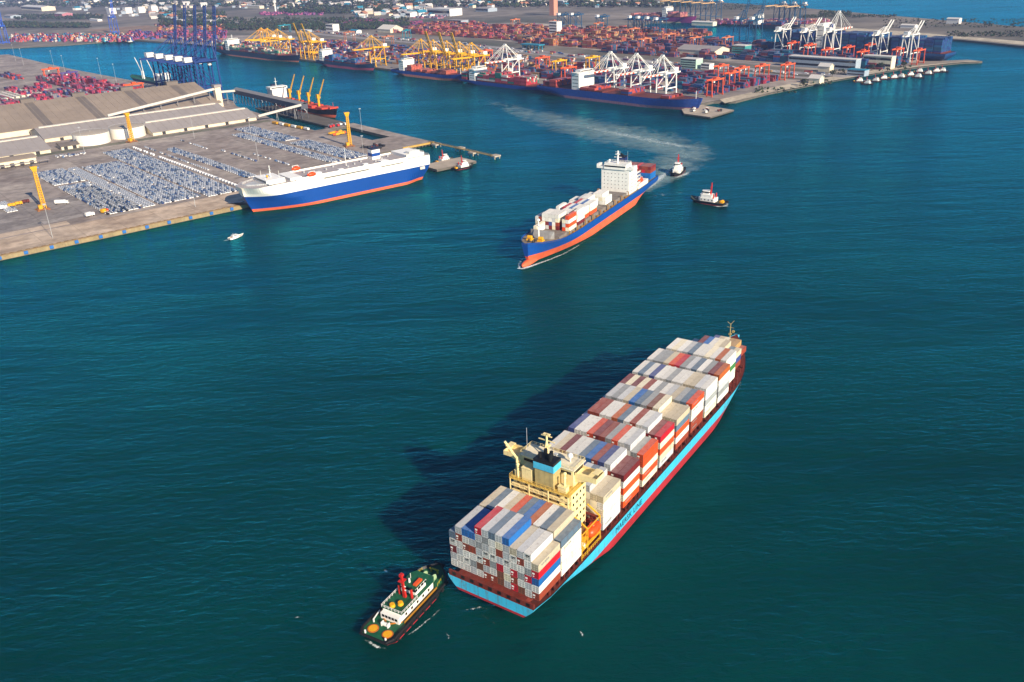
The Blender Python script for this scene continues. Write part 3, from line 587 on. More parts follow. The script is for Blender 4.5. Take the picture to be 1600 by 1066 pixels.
# ================================================================== harbour tugs
M_TUGHULL = P('tug_black_hull', '15161a', rough=0.5, var=0.3, scale=0.5)
M_GOLD = P('ochre_bulwark', '9c6d1e', rough=0.6, var=0.2)
M_FUNR = P('tug_red', 'b8261e', rough=0.45, var=0.12)
M_YDISC = P('deck_disc_yellow', 'e0a010', rough=0.6, var=0.12, scale=1.0)
def fender_ring(m_, hbf, L, z, r, n=40, mi=0):
    pts = []
    for sg in (1, -1):
        row = [(x, sg * hbf(x, z), z) for x in [L * (i / n) for i in range(n + 1)]]
        pts.append(row)
    for row in pts:
        for a, b in zip(row[:-1], row[1:]): m_.tube(a, b, r, r, 6, mi, cap=False)
    m_.tube(pts[0][0], pts[1][0], r, r, 6, mi); m_.tube(pts[0][-1], pts[1][-1], r, r, 6, mi)
def big_tug(loc, rz, label):
    t_ = root('tugboat', loc, rz, label, 'tugboat')
    L, Bm, zd = 36.0, 11.6, 2.5
    h, d, hb = make_hull(L, Bm, zd, 0.35, rake=2.0, over=1.5, sheer=1.6, tb=0.80, ts=0.08, tw=0.80, tw0=0.7, pd=2.4, pw=2.2, n=44, bul=0.7, square=5.0)
    part('hull', h, [M_TUGHULL, M_BOOT], t_); part('deck', d, M_DECKG, t_)
    m_ = MB(); fender_ring(m_, hb, L, 2.2, 0.45); part('fender', m_, M_RUBBER, t_)
    ty = MB(); ty.tube((0, -0.25, 0), (0, 0.25, 0), 0.75, 0.75, 10); ty = ty.mesh('tyre_fender', M_RUBBER)
    for i in range(9):
        x = 4 + i * 3.4
        for sg in (-1, 1): link('tyre_fender', ty, t_, (x, sg * (hb(x, 2) + 0.35), 1.5))
    for sg in (-1, 1):
        m_ = MB(); m_.box(9.5, 27.0, sg * 4.5, sg * 4.72, 1.8, 2.75); part('bulwark', m_, M_GOLD, t_)
    # main house
    m_ = MB(); m_.prism([(10, -3.6), (26.5, -3.6), (28.2, -2.4), (28.2, 2.4), (26.5, 3.6), (10, 3.6)], 1.8, 4.8); ho = part('deckhouse', m_, M_WHITE, t_)
    for x in range(12, 27, 3):
        for sg in (-1, 1): link('porthole', WY, ho, (x, sg * 3.61, 3.4))
    m_ = MB(); m_.prism([(9.6, -3.9), (26.7, -3.9), (28.6, -2.6), (28.6, 2.6), (26.7, 3.9), (9.6, 3.9)], 4.8, 4.95); part('boat_deck', m_, M_DECKG, ho)
    m_ = MB(); rails(m_, [(9.7, -3.8, 4.95), (9.7, 3.8, 4.95), (18, 3.8, 4.95)], 1.0, 1.2, 0.1); rails(m_, [(9.7, -3.8, 4.95), (18, -3.8, 4.95)], 1.0, 1.2, 0.1); part('boat_deck_rail', m_, M_WHITE, ho)
    m_ = MB(); m_.box(8.4, 10, -3.4, 3.4, 1.8, 4.0); part('aft_locker', m_, M_WHITE, t_)
    for i, (x, y) in enumerate(((11.4, 1.0), (13.2, -0.8))): m_ = MB(); m_.tube((x, y, 4.95), (x, y, 5.9), 0.95, 0.8, 10); part('vent_cowl', m_, M_YDISC, t_)
    for y in (-2.4, -1.2, 0.0, 1.2, 2.4): link('window', WX, ho, (8.38, y, 3.2))
    # wheelhouse
    m_ = MB(); m_.prism([(18.5, -2.7), (24, -2.7), (25.4, -1.5), (25.4, 1.5), (24, 2.7), (18.5, 2.7)], 4.95, 7.6); wh = part('wheelhouse', m_, M_WHITE, t_)
    m_ = MB(); m_.prism([(18.42, -2.78), (24.05, -2.78), (25.5, -1.55), (25.5, 1.55), (24.05, 2.78), (18.42, 2.78)], 6.2, 7.1); part('wheelhouse_windows', m_, M_GLASS, wh)
    m_ = MB()
    for p0, p1 in (((19.6, 2.8), None), ((21.3, 2.8), None), ((23, 2.8), None), ((19.6, -2.8), None), ((21.3, -2.8), None), ((23, -2.8), None), ((25.5, 0), None), ((24.8, 2.2), None), ((24.8, -2.2), None)): m_.box(p0[0] - 0.12, p0[0] + 0.12, p0[1] - 0.06, p0[1] + 0.06, 6.15, 7.15)
    tag(part('window_mullions', m_, M_WHITE, wh), kind='stuff')
    m_ = MB(); m_.prism([(18.0, -3), (24.2, -3), (25.9, -1.7), (25.9, 1.7), (24.2, 3), (18.0, 3)], 7.6, 7.75); part('wheelhouse_roof', m_, M_DECKG, wh)
    m_ = MB(); m_.box(19.4, 22.8, -2.5, -1.3, 7.75, 8.3); part('life_raft_locker', m_, M_ORNG, wh)
    m_ = MB(); m_.tube((22, 1.4, 7.75), (22, 1.4, 9.6), 0.08); m_.tube((20.2, 0.6, 7.75), (20.2, 0.6, 9.2), 0.35, 0.3); part('searchlight', m_, M_WHITE, wh)
    # mast and funnels
    m_ = MB(); m_.bar((16.6, 0, 4.95), (16.0, 0, 13.4), 1.0, 0.8, 0, 0.6); m_.box(15.0, 17.2, -0.9, 0.9, 11.6, 11.8); mo = part('mast', m_, M_FUNR, t_)
    for z in (8.0, 9.4): m_ = MB(); m_.bar((16.3, -0.9, z), (16.3, 0.9, z + 0.05), 0.25); part('mast_yard', m_, M_WHITE, mo)
    m_ = MB(); m_.box(15.4, 16.6, -0.5, 0.5, 13.3, 14.2); part('mast_head', m_, M_FUNR, mo)
    for sg in (-1, 1):
        m_ = MB(); m_.tube((17.2, sg * 2.3, 4.95), (17.0, sg * 2.3, 8.6), 0.45, 0.4, 10); fu = part('funnel', m_, M_FUNR, t_)
        m_ = MB(); m_.tube((17.0, sg * 2.3, 8.6), (16.98, sg * 2.3, 9.0), 0.42, 0.38, 10); part('funnel_top', m_, M_BLACK, fu)
    # aft deck
    for sg in (-1, 1):
        m_ = MB(); m_.tube((3.6, sg * 2.7, 1.85), (3.6, sg * 2.7, 2.0), 1.75, 1.75, 24); dc = part('deck_hatch', m_, P('hatch_rim_orange', 'b8601a', rough=0.7), t_)
        m_ = MB(); m_.tube((3.6, sg * 2.7, 2.0), (3.6, sg * 2.7, 2.04), 1.4, 1.4, 24); part('hatch_disc', m_, M_YDISC, dc)
    m_ = MB(); m_.bar((9.6, 4.2, 2.0), (6.9, -0.2, 2.0), 0.4, 0.25); m_.bar((9.8, -3.6, 2.0), (6.9, -0.2, 2.0), 0.4, 0.25); part('tow_gob', m_, P('gob_orange', 'b9711c', rough=0.6), t_)
    m_ = MB(); m_.tube((6.2, -1.0, 2.5), (6.2, 1.0, 2.5), 0.6, 0.6, 10); m_.box(5.6, 6.8, -1.3, -1.0, 1.8, 3.2); m_.box(5.6, 6.8, 1.0, 1.3, 1.8, 3.2); part('towing_winch', m_, M_WHITE, t_)
    m_ = MB(); m_.bar((6.0, 4.3, 2.9), (10.0, 5.0, 2.9), 0.3, 0.3); m_.bar((6.0, 4.3, 1.8), (6.0, 4.3, 3.0), 0.35); part('gangway', m_, M_WHITE, t_)
    m_ = MB(); m_.tube((1.2, 3.8, 1.8), (1.2, 3.8, 2.8), 0.3, 0.3); part('bitt', m_, M_WHITE, t_); m_ = MB(); m_.tube((1.2, -3.8, 1.8), (1.2, -3.8, 2.8), 0.3, 0.3); part('bitt', m_, M_WHITE, t_)
    # foredeck
    m_ = MB(); m_.tube((29.6, -1.6, 3.0), (29.6, 1.6, 3.0), 0.8, 0.8, 12); m_.tube((29.6, -1.9, 3.0), (29.6, -1.6, 3.0), 1.5, 1.5, 14); m_.tube((29.6, 1.6, 3.0), (29.6, 1.9, 3.0), 1.5, 1.5, 14); part('bow_winch', m_, P('pale_green', '9db88e', rough=0.6), t_)
    m_ = MB()
    for sg in (-1, 1): m_.bar((32.6, sg * 1.2, 2.2), (32.6, sg * 1.2, 4.2), 0.45)
    m_.bar((32.6, -1.7, 4.0), (32.6, 1.7, 4.0), 0.4); part('bow_staple', m_, P('dull_yellow', 'a89a2a', rough=0.6), t_)
    m_ = MB(); rails(m_, [(27.5, 4.6, 2.6), (31.5, 4.0, 2.9)], 1.0, 1.2, 0.1); rails(m_, [(27.5, -4.6, 2.6), (31.5, -4.0, 2.9)], 1.0, 1.2, 0.1); part('foredeck_rail', m_, P('dull_yellow', 'a89a2a'), t_)
    return t_
big_tug((-44.6, 196.8, 0), math.atan2(231.5 - 196.8, -24.3 + 44.6), 'green-decked tug with red mast and two yellow deck discs by the stern')
def white_tug(loc, rz, label, group=None, name='tugboat'):
    t_ = root(name, loc, rz, label, 'tugboat', group); L = 30.0
    h, d, hb = make_hull(L, 10.4, 2.0, 0.3, rake=2.5, over=1.5, sheer=2.0, tb=0.72, ts=0.1, tw=0.88, tw0=0.7, pd=2.3, pw=1.9, n=28, bul=0.5)
    part('hull', h, [M_TUGHULL, M_BOOT], t_); part('deck', d, P('tug_grey_deck', '4d5548', rough=0.7), t_)
    m_ = MB(); fender_ring(m_, hb, L, 1.9, 0.42, 20); part('fender', m_, M_RUBBER, t_)
    m_ = MB(); m_.prism([(8.5, -3.8), (20, -3.8), (22, -2.6), (22, 2.6), (20, 3.8), (8.5, 3.8)], 1.5, 4.6); ho = part('deckhouse', m_, M_WHITE, t_)
    m_ = MB(); m_.prism([(11, -3.3), (19.4, -3.3), (21, -2), (21, 2), (19.4, 3.3), (11, 3.3)], 4.6, 7.0); part('upper_house', m_, M_WHITE, ho)
    m_ = MB(); m_.prism([(13.5, -2.4), (18.6, -2.4), (19.8, -1.4), (19.8, 1.4), (18.6, 2.4), (13.5, 2.4)], 7.0, 9.6); wh = part('wheelhouse', m_, M_WHITE, t_)
    m_ = MB(); m_.prism([(13.42, -2.48), (18.65, -2.48), (19.9, -1.45), (19.9, 1.45), (18.65, 2.48), (13.42, 2.48)], 8.2, 9.1); part('wheelhouse_windows', m_, M_GLASS, wh)
    for x in range(10, 20, 3):
        for sg in (-1, 1): link('porthole', WY, ho, (x, sg * 3.81, 3.2))
    m_ = MB(); m_.bar((13.0, 0, 7), (12.4, 0, 16.2), 1.2, 1.0, 0, 0.7); m_.bar((12.7, -1.6, 12.8), (12.7, 1.6, 12.8), 0.3); part('mast', m_, M_FUNR, t_)
    for sg in (-1, 1): m_ = MB(); m_.tube((9.6, sg * 2.4, 4.6), (9.4, sg * 2.4, 8.0), 0.6, 0.5, 8); part('funnel', m_, M_FUNR, t_)
    m_ = MB(); m_.box(2.0, 5.0, -1.6, 1.6, 1.5, 3.0); m_.tube((3.5, -2, 2.6), (3.5, 2, 2.6), 0.8, 0.8, 10); part('towing_winch', m_, M_YDISC, t_)
    m_ = MB(); m_.tube((25, -1.2, 3.0), (25, 1.2, 3.0), 0.7, 0.7, 10); part('bow_winch', m_, M_GREY, t_)
    return t_
wt = white_tug((157.5, 768, 0), rad(-112), 'white tug with red mast turning in foam astern of the blue ship')
pB = W(1134, 321); pA = W(1074, 312)
clone(wt, (pB.x, pB.y, 0), math.atan2(pA.y - pB.y, pA.x - pB.x), 'white tug with black hull and red mast seen broadside, yellow winch aft')
for i, (s_, t_, a) in enumerate(((378, -20.5, 0), (381, 14.5, 2))):
    p = FA(s_, t_); clone(wt, (p.x, p.y, 0), RA + rad(a), ['white tug with red mast moored outside the small pier astern of the car carrier', 'white tug lying on the inner side of the small pier'][i]).scale = (0.75,) * 3

# ================================================================== blue and orange container ship
S2 = Frame((115.5, 713.0), rad(-119.4)); R2 = S2.a
M_BLUEH = P('deep_blue_hull', '0d4792', rough=0.4, var=0.12, scale=0.1, streak=0.10)
M_ORH = P('orange_red_bottom', 'dd6038', rough=0.6, var=0.22, scale=0.15, streak=0.25)
s2 = root('container_ship', S2(0, 0, 0), R2, 'part-laden container ship with blue hull, orange bottom and white bridge tower', 'container ship')
ZD2 = 10.4
h, d, hb2 = make_hull(214, 28.5, ZD2, 5.4, rake=5, over=16, sheer=4.6, tb=0.82, ts=0.22, tw=0.9, tw0=0.25, pd=2.6, pw=1.6, n=52, bul=0.9, extra=(1.5, 3.0, 4.2), bwl=0.2, square=2.0)
part('hull', h, [M_BLUEH, M_ORH], s2); part('deck', d, P('buff_deck', '8b7a62', rough=0.75, var=0.35, scale=0.3, rust=0.4), s2)
m_ = MB(); secs = [(200, 2.6, 2.4, 0.2), (208, 2.8, 2.6, 0.3), (213, 2.5, 2.3, 0.5), (217, 1.6, 1.6, 0.7), (218.4, 0.3, 0.4, 0.8)]; k = 0
for x, ry, rz_, zc in secs:
    for i in range(12): a = 2 * math.pi * i / 12; m_.v.append((x, math.cos(a) * ry, zc + math.sin(a) * rz_))
for j in range(4):
    for i in range(12): m_.face((j * 12 + i, j * 12 + (i + 1) % 12, (j + 1) * 12 + (i + 1) % 12, (j + 1) * 12 + i)[::-1])
part('bulbous_bow', m_, M_ORH, s2, smooth=True)
m_ = MB(); m_.box(46, 63, -11.4, 11.4, ZD2 - 1, 28.6); m_.box(44, 46, -9, 9, ZD2 - 1, 20); ho = part('accommodation_tower', m_, M_WHITE, s2)
for z in (14, 16.8, 19.6, 22.4, 25.2):
    for y in range(-9, 10, 3): link('window', WXS, ho, (63.0, y, z))
    for x in (48.5, 52, 55.5, 59): link('window', WYS, ho, (x, 11.4, z))
    m_ = MB(); m_.box(43.8, 60, 11.4, 13.6, z - 1.5, z - 1.3); rails(m_, [(43.9, 13.5, z - 1.3), (59.9, 13.5, z - 1.3)], 1.0, 2.2, 0.12); part('side_gallery', m_, M_WHITE, ho)
m_ = MB(); m_.box(52, 64, -9, 9, 28.6, 32.4); m_.box(55, 63.5, -15.2, 15.2, 28.8, 29.3); m_.box(63.2, 63.5, -15.2, 15.2, 29.3, 30.6)
bo = part('bridge', m_, M_WHITE, s2)
for sg in (-1, 1): m_ = MB(); m_.box(57, 63, sg * 13.2, sg * 15.4, 29.3, 31.8); part('wing_cab', m_, M_WHITE, bo)
m_ = MB(); m_.box(64.0, 64.08, -8.6, 8.6, 30.4, 31.5); part('bridge_windows', m_, M_GLASS, bo)
m_ = MB(); rails(m_, [(52.2, -8.8, 32.4), (52.2, 8.8, 32.4), (63.8, 8.8, 32.4), (63.8, -8.8, 32.4)], 1.1, 2.2, 0.12, closed=True); part('roof_rail', m_, M_WHITE, bo)
m_ = MB(); m_.tube((58, 0, 32.4), (58, 0, 42), 0.9, 0.5); m_.bar((58, -3, 37), (58, 3, 37), 0.4); m_.box(57.4, 59.6, -1.6, 1.6, 39.2, 39.6); m_.bar((58, -2, 41), (58, 2, 41), 0.3); part('radar_mast', m_, M_WHITE, bo)
m_ = MB(); m_.tube((60, -6, 32.4), (60, -6, 34), 0.3); m_.dome((60, -6, 34.6), 0.9, 10, 4, 0, 1, True); part('radome', m_, M_WHITE, bo, smooth=True)
m_ = MB(); m_.tube((54, 6.5, 32.4), (54, 6.5, 41), 0.08); part('whip_antenna', m_, M_LGREY, bo)
m_ = MB(); m_.box(46.5, 52, -3.4, 3.4, 28.6, 35.5); fu = part('funnel', m_, P('navy_funnel', '14285a', rough=0.5), s2)
m_ = MB(); m_.box(46.4, 52.1, -3.5, 3.5, 35.5, 36.4); m_.tube((48, -1, 36.4), (48, -1, 38), 0.5, 0.5); m_.tube((50, 1, 36.4), (50, 1, 38), 0.5, 0.5); part('funnel_top', m_, M_BLACK, fu)
for sg in (1, -1):
    m_ = MB(); oct_lifeboat(m_, (40, sg * 12.2, 15.8), 7.4, 1.7); part('lifeboat', m_, M_LIFE, s2, smooth=True)
    m_ = MB()
    for x in (37, 43): m_.bar((x, sg * 11, ZD2 - 1), (x, sg * 11, 18.5), 0.35); m_.bar((x, sg * 11, 18.5), (x, sg * 13, 17.6), 0.3)
    part('boat_davit', m_, M_WHITE, s2)
m_ = MB(); m_.box(22, 44, -12, 12, ZD2 - 1, 13.0); part('after_deckhouse', m_, M_WHITE, s2)
# hatch covers, breakwater, foredeck gear
M_HATCH = P('grey_brown_hatch', '7c736b', rough=0.75, var=0.3, scale=0.25, rust=0.3)
for x in (67.5, 81, 94.5, 108, 121.5, 135, 148.5, 162, 174.5):
    w = min(11.6, hb2(x + 12, ZD2) - 2.0)
    for c in range(3):
        m_ = MB(); y0 = -w + c * 2 * w / 3; m_.box(x, x + 12.2, y0 + 0.15, y0 + 2 * w / 3 - 0.15, ZD2 - 1, 12.4)
        for k in range(4): m_.box(x + 0.8 + 3 * k, x + 1.6 + 3 * k, y0 + 0.6, y0 + 2 * w / 3 - 0.6, 12.4, 12.5)
        part('hatch_cover', m_, M_HATCH, s2)
    for sg in (-1, 1):
        m_ = MB(); m_.bar((x - 0.6, sg * (w + 1.2), ZD2 - 1), (x - 0.6, sg * (w + 1.2), 13.2), 0.5); m_.bar((x - 0.6, sg * (w + 1.2), 13.2), (x - 0.6, sg * (w - 0.4), 13.2), 0.4); m_.box(x + 4, x + 6, sg * (w + 0.6), sg * (w + 1.6), ZD2 - 1, ZD2 + 0.4); m_.bar((x - 0.6, sg * (w + 0.9), ZD2 - 0.6), (x + 5, sg * (w + 0.9), ZD2 - 0.6), 0.3); part('lashing_stanchion', m_, M_GOLD, s2)
m_ = MB(); m_.box(188.2, 188.6, -8.6, 8.6, ZD2, 16.2); m_.hexa([(188.6, -8.6, ZD2), (192, -6, ZD2), (192, 6, ZD2), (188.6, 8.6, ZD2), (188.6, -8.6, 16.2), (189, -6, 16.2), (189, 6, 16.2), (188.6, 8.6, 16.2)]); part('breakwater', m_, M_GREY, s2)
m_ = MB(); m_.tube((194, 0, 12.2), (194, 0, 24.0), 0.55, 0.4); m_.dome((194, 0, 24.4), 1.2, 10, 3); m_.box(193.4, 194.6, -1.4, 1.4, 20.4, 20.7); part('foremast', m_, M_WHITE, s2)
for sg in (-1, 1):
    m_ = MB(); m_.tube((199, sg * 4.0 - 1.4, 14.2), (199, sg * 4.0 + 1.4, 14.2), 1.2, 1.2, 12); m_.box(197.2, 201, sg * 4.0 - 1.9, sg * 4.0 + 1.9, 12.4, 13.2); part('windlass', m_, M_YEL, s2)
    m_ = MB(); m_.tube((204, sg * 2.0, 13), (204, sg * 2.0, 14.6), 0.5, 0.5); m_.tube((206, sg * 1.6, 13), (206, sg * 1.6, 14.4), 0.4, 0.4); m_.box(203.4, 206.6, sg * 1.2, sg * 2.4, 12.9, 13.2); part('bitts', m_, M_STEEL, s2)
# its containers
core2 = MB()
def bay2(name, x, cols, z0=12.6):
    for ci, (c, keys) in enumerate(cols):
        for k, key in enumerate(keys):
            nxt = len(cols[ci + 1][1]) if ci + 1 < len(cols) and cols[ci + 1][0] == c + 1 else 0
            if k < len(keys) - 1 and (k < nxt or name == 'stern bay'):
                p = S2(x + 6.1, -11.25 + 2.5 * c, z0 + k * TH); yard_box(core2, lambda a, b, p=p: p, R2, ccol(key), 0, 0, p.z); continue
            container(S2(x + 6.1, -11.25 + 2.5 * c, z0 + k * TH), R2, key, f'{CC[key][0]} container on blue ship {name}, {ORD[k]} tier, {ORD[ci]} from starboard', 'containers on the blue ship')
bay2('foremost bay', 174.5, [(2, 'WK')] )
bay2('second bay from bow', 162, [(0, 'RKW'), (1, 'TRT'), (2, 'NTWW'), (3, 'IRWW'), (4, 'RNWW'), (5, 'KWIW'), (6, 'RTKW'), (8, 'OIK'), (9, 'KOWO')])
bay2('third bay from bow', 148.5, [(1, 'RW'), (2, 'IW'), (3, 'WW'), (4, 'TIW'), (5, 'RWW'), (6, 'WKW'), (8, 'TKW'), (9, 'RWKW')])
bay2('fourth bay from bow', 135, [(0, 'RW'), (1, 'TKW'), (2, 'WW'), (3, 'IWr'), (4, 'RWW'), (5, 'TKL'), (6, 'IWW'), (7, 'KWW'), (8, 'OKW')])
bay2('fifth bay from bow', 121.5, [(1, 'RW'), (2, 'TK'), (3, 'WK'), (4, 'IWr'), (5, 'WWW'), (6, 'KWL'), (7, 'RIW'), (8, 'OKW')])
bay2('seventh bay from bow', 93.5, [(2, 'WW'), (3, 'IW'), (4, 'WK'), (5, 'KWW'), (6, 'IWW'), (7, 'WKW'), (8, 'WW')])
bay2('sixth bay from bow', 108, [(0, 'RW'), (1, 'TW'), (2, 'IW'), (3, 'WWI'), (4, 'KWW'), (5, 'IKW'), (6, 'WW')])
bay2('stern bay', 6, [(1, 'LNTT'), (2, 'LLTR'), (3, 'NLRT'), (4, 'LTRR'), (5, 'LNTr'), (6, 'LLTR'), (7, 'NLrT'), (8, 'LLTT'), (9, 'LLTR')], 11.0)
tag(part('container_stack_core', core2, M_YARD, None), 'containers hidden inside the stacks of the blue ship', 'containers', kind='stuff')

# ================================================================== car carrier
S3 = Frame((-73.2 - 3, 777.5 + 3), rad(217.5)); R3 = S3.a
s3 = root('car_carrier', S3(0, 0, 0), R3, 'boxy car carrier with white upper hull over deep blue lying alongside the car park', 'car carrier')
M_WHULL = P('white_hull', 'efeadf', rough=0.4, var=0.06, scale=0.08, streak=0.06)
M_BLUE3 = P('royal_blue_hull', '0b4088', rough=0.4, var=0.08, scale=0.08)
M_ORB3 = P('salmon_boot', 'd8603c', rough=0.55, var=0.15)
h, d, hb3 = make_hull(171, 32, 22.0, 2.3, rake=9, over=6, sheer=0.0, tb=0.935, ts=0.14, tw=0.98, tw0=0.6, pd=2.2, pw=1.6, zs=13.6, n=64, bul=0.0, square=5.5, bwl=0.27)
part('hull', h, [M_BLUE3, M_ORB3, M_WHULL], s3); part('weather_deck', d, P('grey_weather_deck', 'a29a98', rough=0.7, var=0.12, scale=0.05), s3)
m_ = MB(); m_.box(136, 152, -12, 12, 22.0, 25.4); bo = part('bridge', m_, M_WHULL, s3)
m_ = MB(); m_.box(152.0, 152.07, -11, 11, 23.6, 24.8); part('bridge_windows', m_, M_GLASS, bo)
m_ = MB(); m_.box(146, 152, -16.5, 16.5, 23.0, 23.4); m_.box(146, 152, 16.2, 16.5, 23.4, 24.6); part('bridge_wing', m_, M_WHULL, bo)
m_ = MB(); m_.tube((143, 0, 25.4), (143, 0, 34.5), 0.5, 0.3); m_.bar((143, -2.6, 31), (143, 2.6, 31), 0.3); m_.bar((143, -1.6, 33), (143, 1.6, 33), 0.3); part('radar_mast', m_, M_WHITE, bo)
for x, y, hh in ((139, 8, 31), (148, -7, 30), (150, 6, 29)): m_ = MB(); m_.tube((x, y, 25.4), (x, y, hh), 0.12); part('whip_antenna', m_, M_WHITE, bo)
m_ = MB(); m_.tube((147, 3, 25.4), (147, 3, 26.6), 0.3); m_.dome((147, 3, 27), 0.9, 10, 4, 0, 1, True); part('radome', m_, M_YDISC, bo, smooth=True)
# forecastle well at the bow
m_ = MB(); m_.prism([(153, -9), (153, 9), (160, 7), (164, 3.5), (164, -3.5), (160, -7)], 22.02, 22.1); part('forecastle_deck', m_, M_LGREY, s3)
m_ = MB(); rails(m_, [(153, 12.5, 22), (160, 9.5, 22), (166, 4.5, 22), (166, -4.5, 22), (160, -9.5, 22), (153, -12.5, 22)], 1.4, 1.4, 0.16); part('bow_rail', m_, M_WHITE, s3)
# side walkway recess, its shade painted as a dark strip, and coaming along the top edge
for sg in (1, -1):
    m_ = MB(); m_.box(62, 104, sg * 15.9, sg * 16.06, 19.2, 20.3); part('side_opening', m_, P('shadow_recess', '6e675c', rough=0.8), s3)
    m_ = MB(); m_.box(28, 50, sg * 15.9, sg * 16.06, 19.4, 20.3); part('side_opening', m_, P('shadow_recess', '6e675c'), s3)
    m_ = MB(); m_.box(22, 128, sg * 13.9, sg * 14.3, 22.0, 23.3); part('deck_coaming', m_, M_WHULL, s3)
    m_ = MB(); oct_lifeboat(m_, (114, sg * 14.4, 24.6), 7.6, 1.7); part('lifeboat', m_, M_LIFE, s3, smooth=True)
    m_ = MB(); m_.bar((111.4, sg * 13, 22), (111.4, sg * 15.4, 27), 0.35); m_.bar((116.6, sg * 13, 22), (116.6, sg * 15.4, 27), 0.35); m_.bar((111.4, sg * 15.4, 27), (116.6, sg * 15.4, 27), 0.3); part('boat_davit', m_, M_WHITE, s3)
for i, (x0, x1, y0, y1, z) in enumerate(((4, 22, -13, 13, 24.6), (8, 18, 5, 12, 26.6), (104, 109, 8, 13, 24.4), (122, 132, -10, 13, 24.0), (60, 64, 9, 12, 23.8), (84, 88, 10, 13, 23.6), (40, 47, 6, 12, 23.4))):
    m_ = MB(); m_.box(x0, x1, y0, y1, 22.0, z); m_.box(x0 - 0.2, x1 + 0.2, y0 - 0.2, y1 + 0.2, z, z + 0.18); part('deckhouse', m_, M_WHULL, s3)
m_ = MB(); m_.box(38, 46, -12, -5, 22, 30.2); m_.box(38.3, 45.7, -11.7, -5.3, 24.0, 24.2); fu = part('funnel', m_, M_WHULL, s3)
m_ = MB(); m_.box(37.94, 46.06, -12.06, -4.94, 24.6, 27.4); part('funnel_band', m_, M_BLUE3, fu)
m_ = MB(); m_.box(38.4, 45.6, -11.6, -5.4, 30.2, 31.4)
for x, y in ((40, -10), (42, -8), (44, -9.4)): m_.tube((x, y, 31.4), (x, y, 33.4), 0.6, 0.55)
part('funnel_top', m_, P('navy_top', '1b2440'), fu)
m_ = MB(); m_.tube((74, -1, 22), (74, -1, 38), 0.28, 0.16); m_.bar((74, -1.8, 34), (74, 0.6, 34), 0.2); part('signal_mast', m_, M_WHITE, s3)
for i in range(10):
    m_ = MB(); x = 30 + i * 9; m_.tube((x, -6 + (i % 3) * 5, 22), (x, -6 + (i % 3) * 5, 23.2), 0.7, 0.6, 8); m_.tube((x, -6 + (i % 3) * 5, 23.2), (x, -6 + (i % 3) * 5, 23.5), 0.95, 0.95, 8); part('mushroom_vent', m_, M_LGREY, s3)
m_ = MB(); rails(m_, [(8, 12.4, 26.6), (18, 12.4, 26.6)], 1.0, 1.5, 0.12); rails(m_, [(4, 13, 24.6), (4, -13, 24.6)], 1.1, 1.6, 0.12); rails(m_, [(0.5, 15.4, 22), (0.5, -15.4, 22)], 1.3, 1.6, 0.14); part('stern_rail', m_, M_WHITE, s3)
m_ = MB(); m_.box(6, 11, 15.98, 16.1, 10.6, 13.0); part('pilot_opening', m_, P('pale_opening', 'c9c2b2'), s3)
m_ = MB(); m_.hexa([(163, -30, 3.1), (172, -30, 3.1), (166, -13, 6.0), (157, -13, 6.0), (163, -30, 3.4), (172, -30, 3.4), (166, -13, 6.4), (157, -13, 6.4)]); part('side_ramp', m_, P('slate_ramp', '566070', rough=0.6), s3)

# ================================================================== motor boat
pb = W(358, 375); pe = W(378, 369)
mbt = root('motor_boat', (pb.x, pb.y, 0), math.atan2(pe.y - pb.y, pe.x - pb.x), 'small white motor boat leaving a thin wake below the car carrier bow', 'boat')
h, d, hb = make_hull(12.5, 3.8, 1.3, 0.15, rake=1.6, over=0.2, sheer=0.5, tb=0.45, ts=0.1, tw=0.92, tw0=0.8, pd=2.0, pw=1.7, n=18, bul=0.3)
part('hull', h, [M_WHITE, M_BLACK], mbt); part('deck', d, P('teak', 'b3977a', rough=0.7), mbt)
m_ = MB(); m_.hexa([(3, -1.3, 0.9), (8.5, -1.3, 0.9), (8.5, 1.3, 0.9), (3, 1.3, 0.9), (3.2, -1.15, 2.6), (7.2, -1.15, 2.6), (7.2, 1.15, 2.6), (3.2, 1.15, 2.6)]); ca_ = part('cabin', m_, M_WHITE, mbt)
m_ = MB(); m_.box(3.6, 7.0, -1.24, 1.24, 1.9, 2.4); part('cabin_windows', m_, M_GLASS, ca_)
m_ = MB(); m_.box(2.6, 7.0, -1.3, 1.3, 2.6, 2.7); m_.tube((4, 0, 2.7), (4, 0, 4.2), 0.06); part('cabin_roof', m_, M_WHITE, ca_)

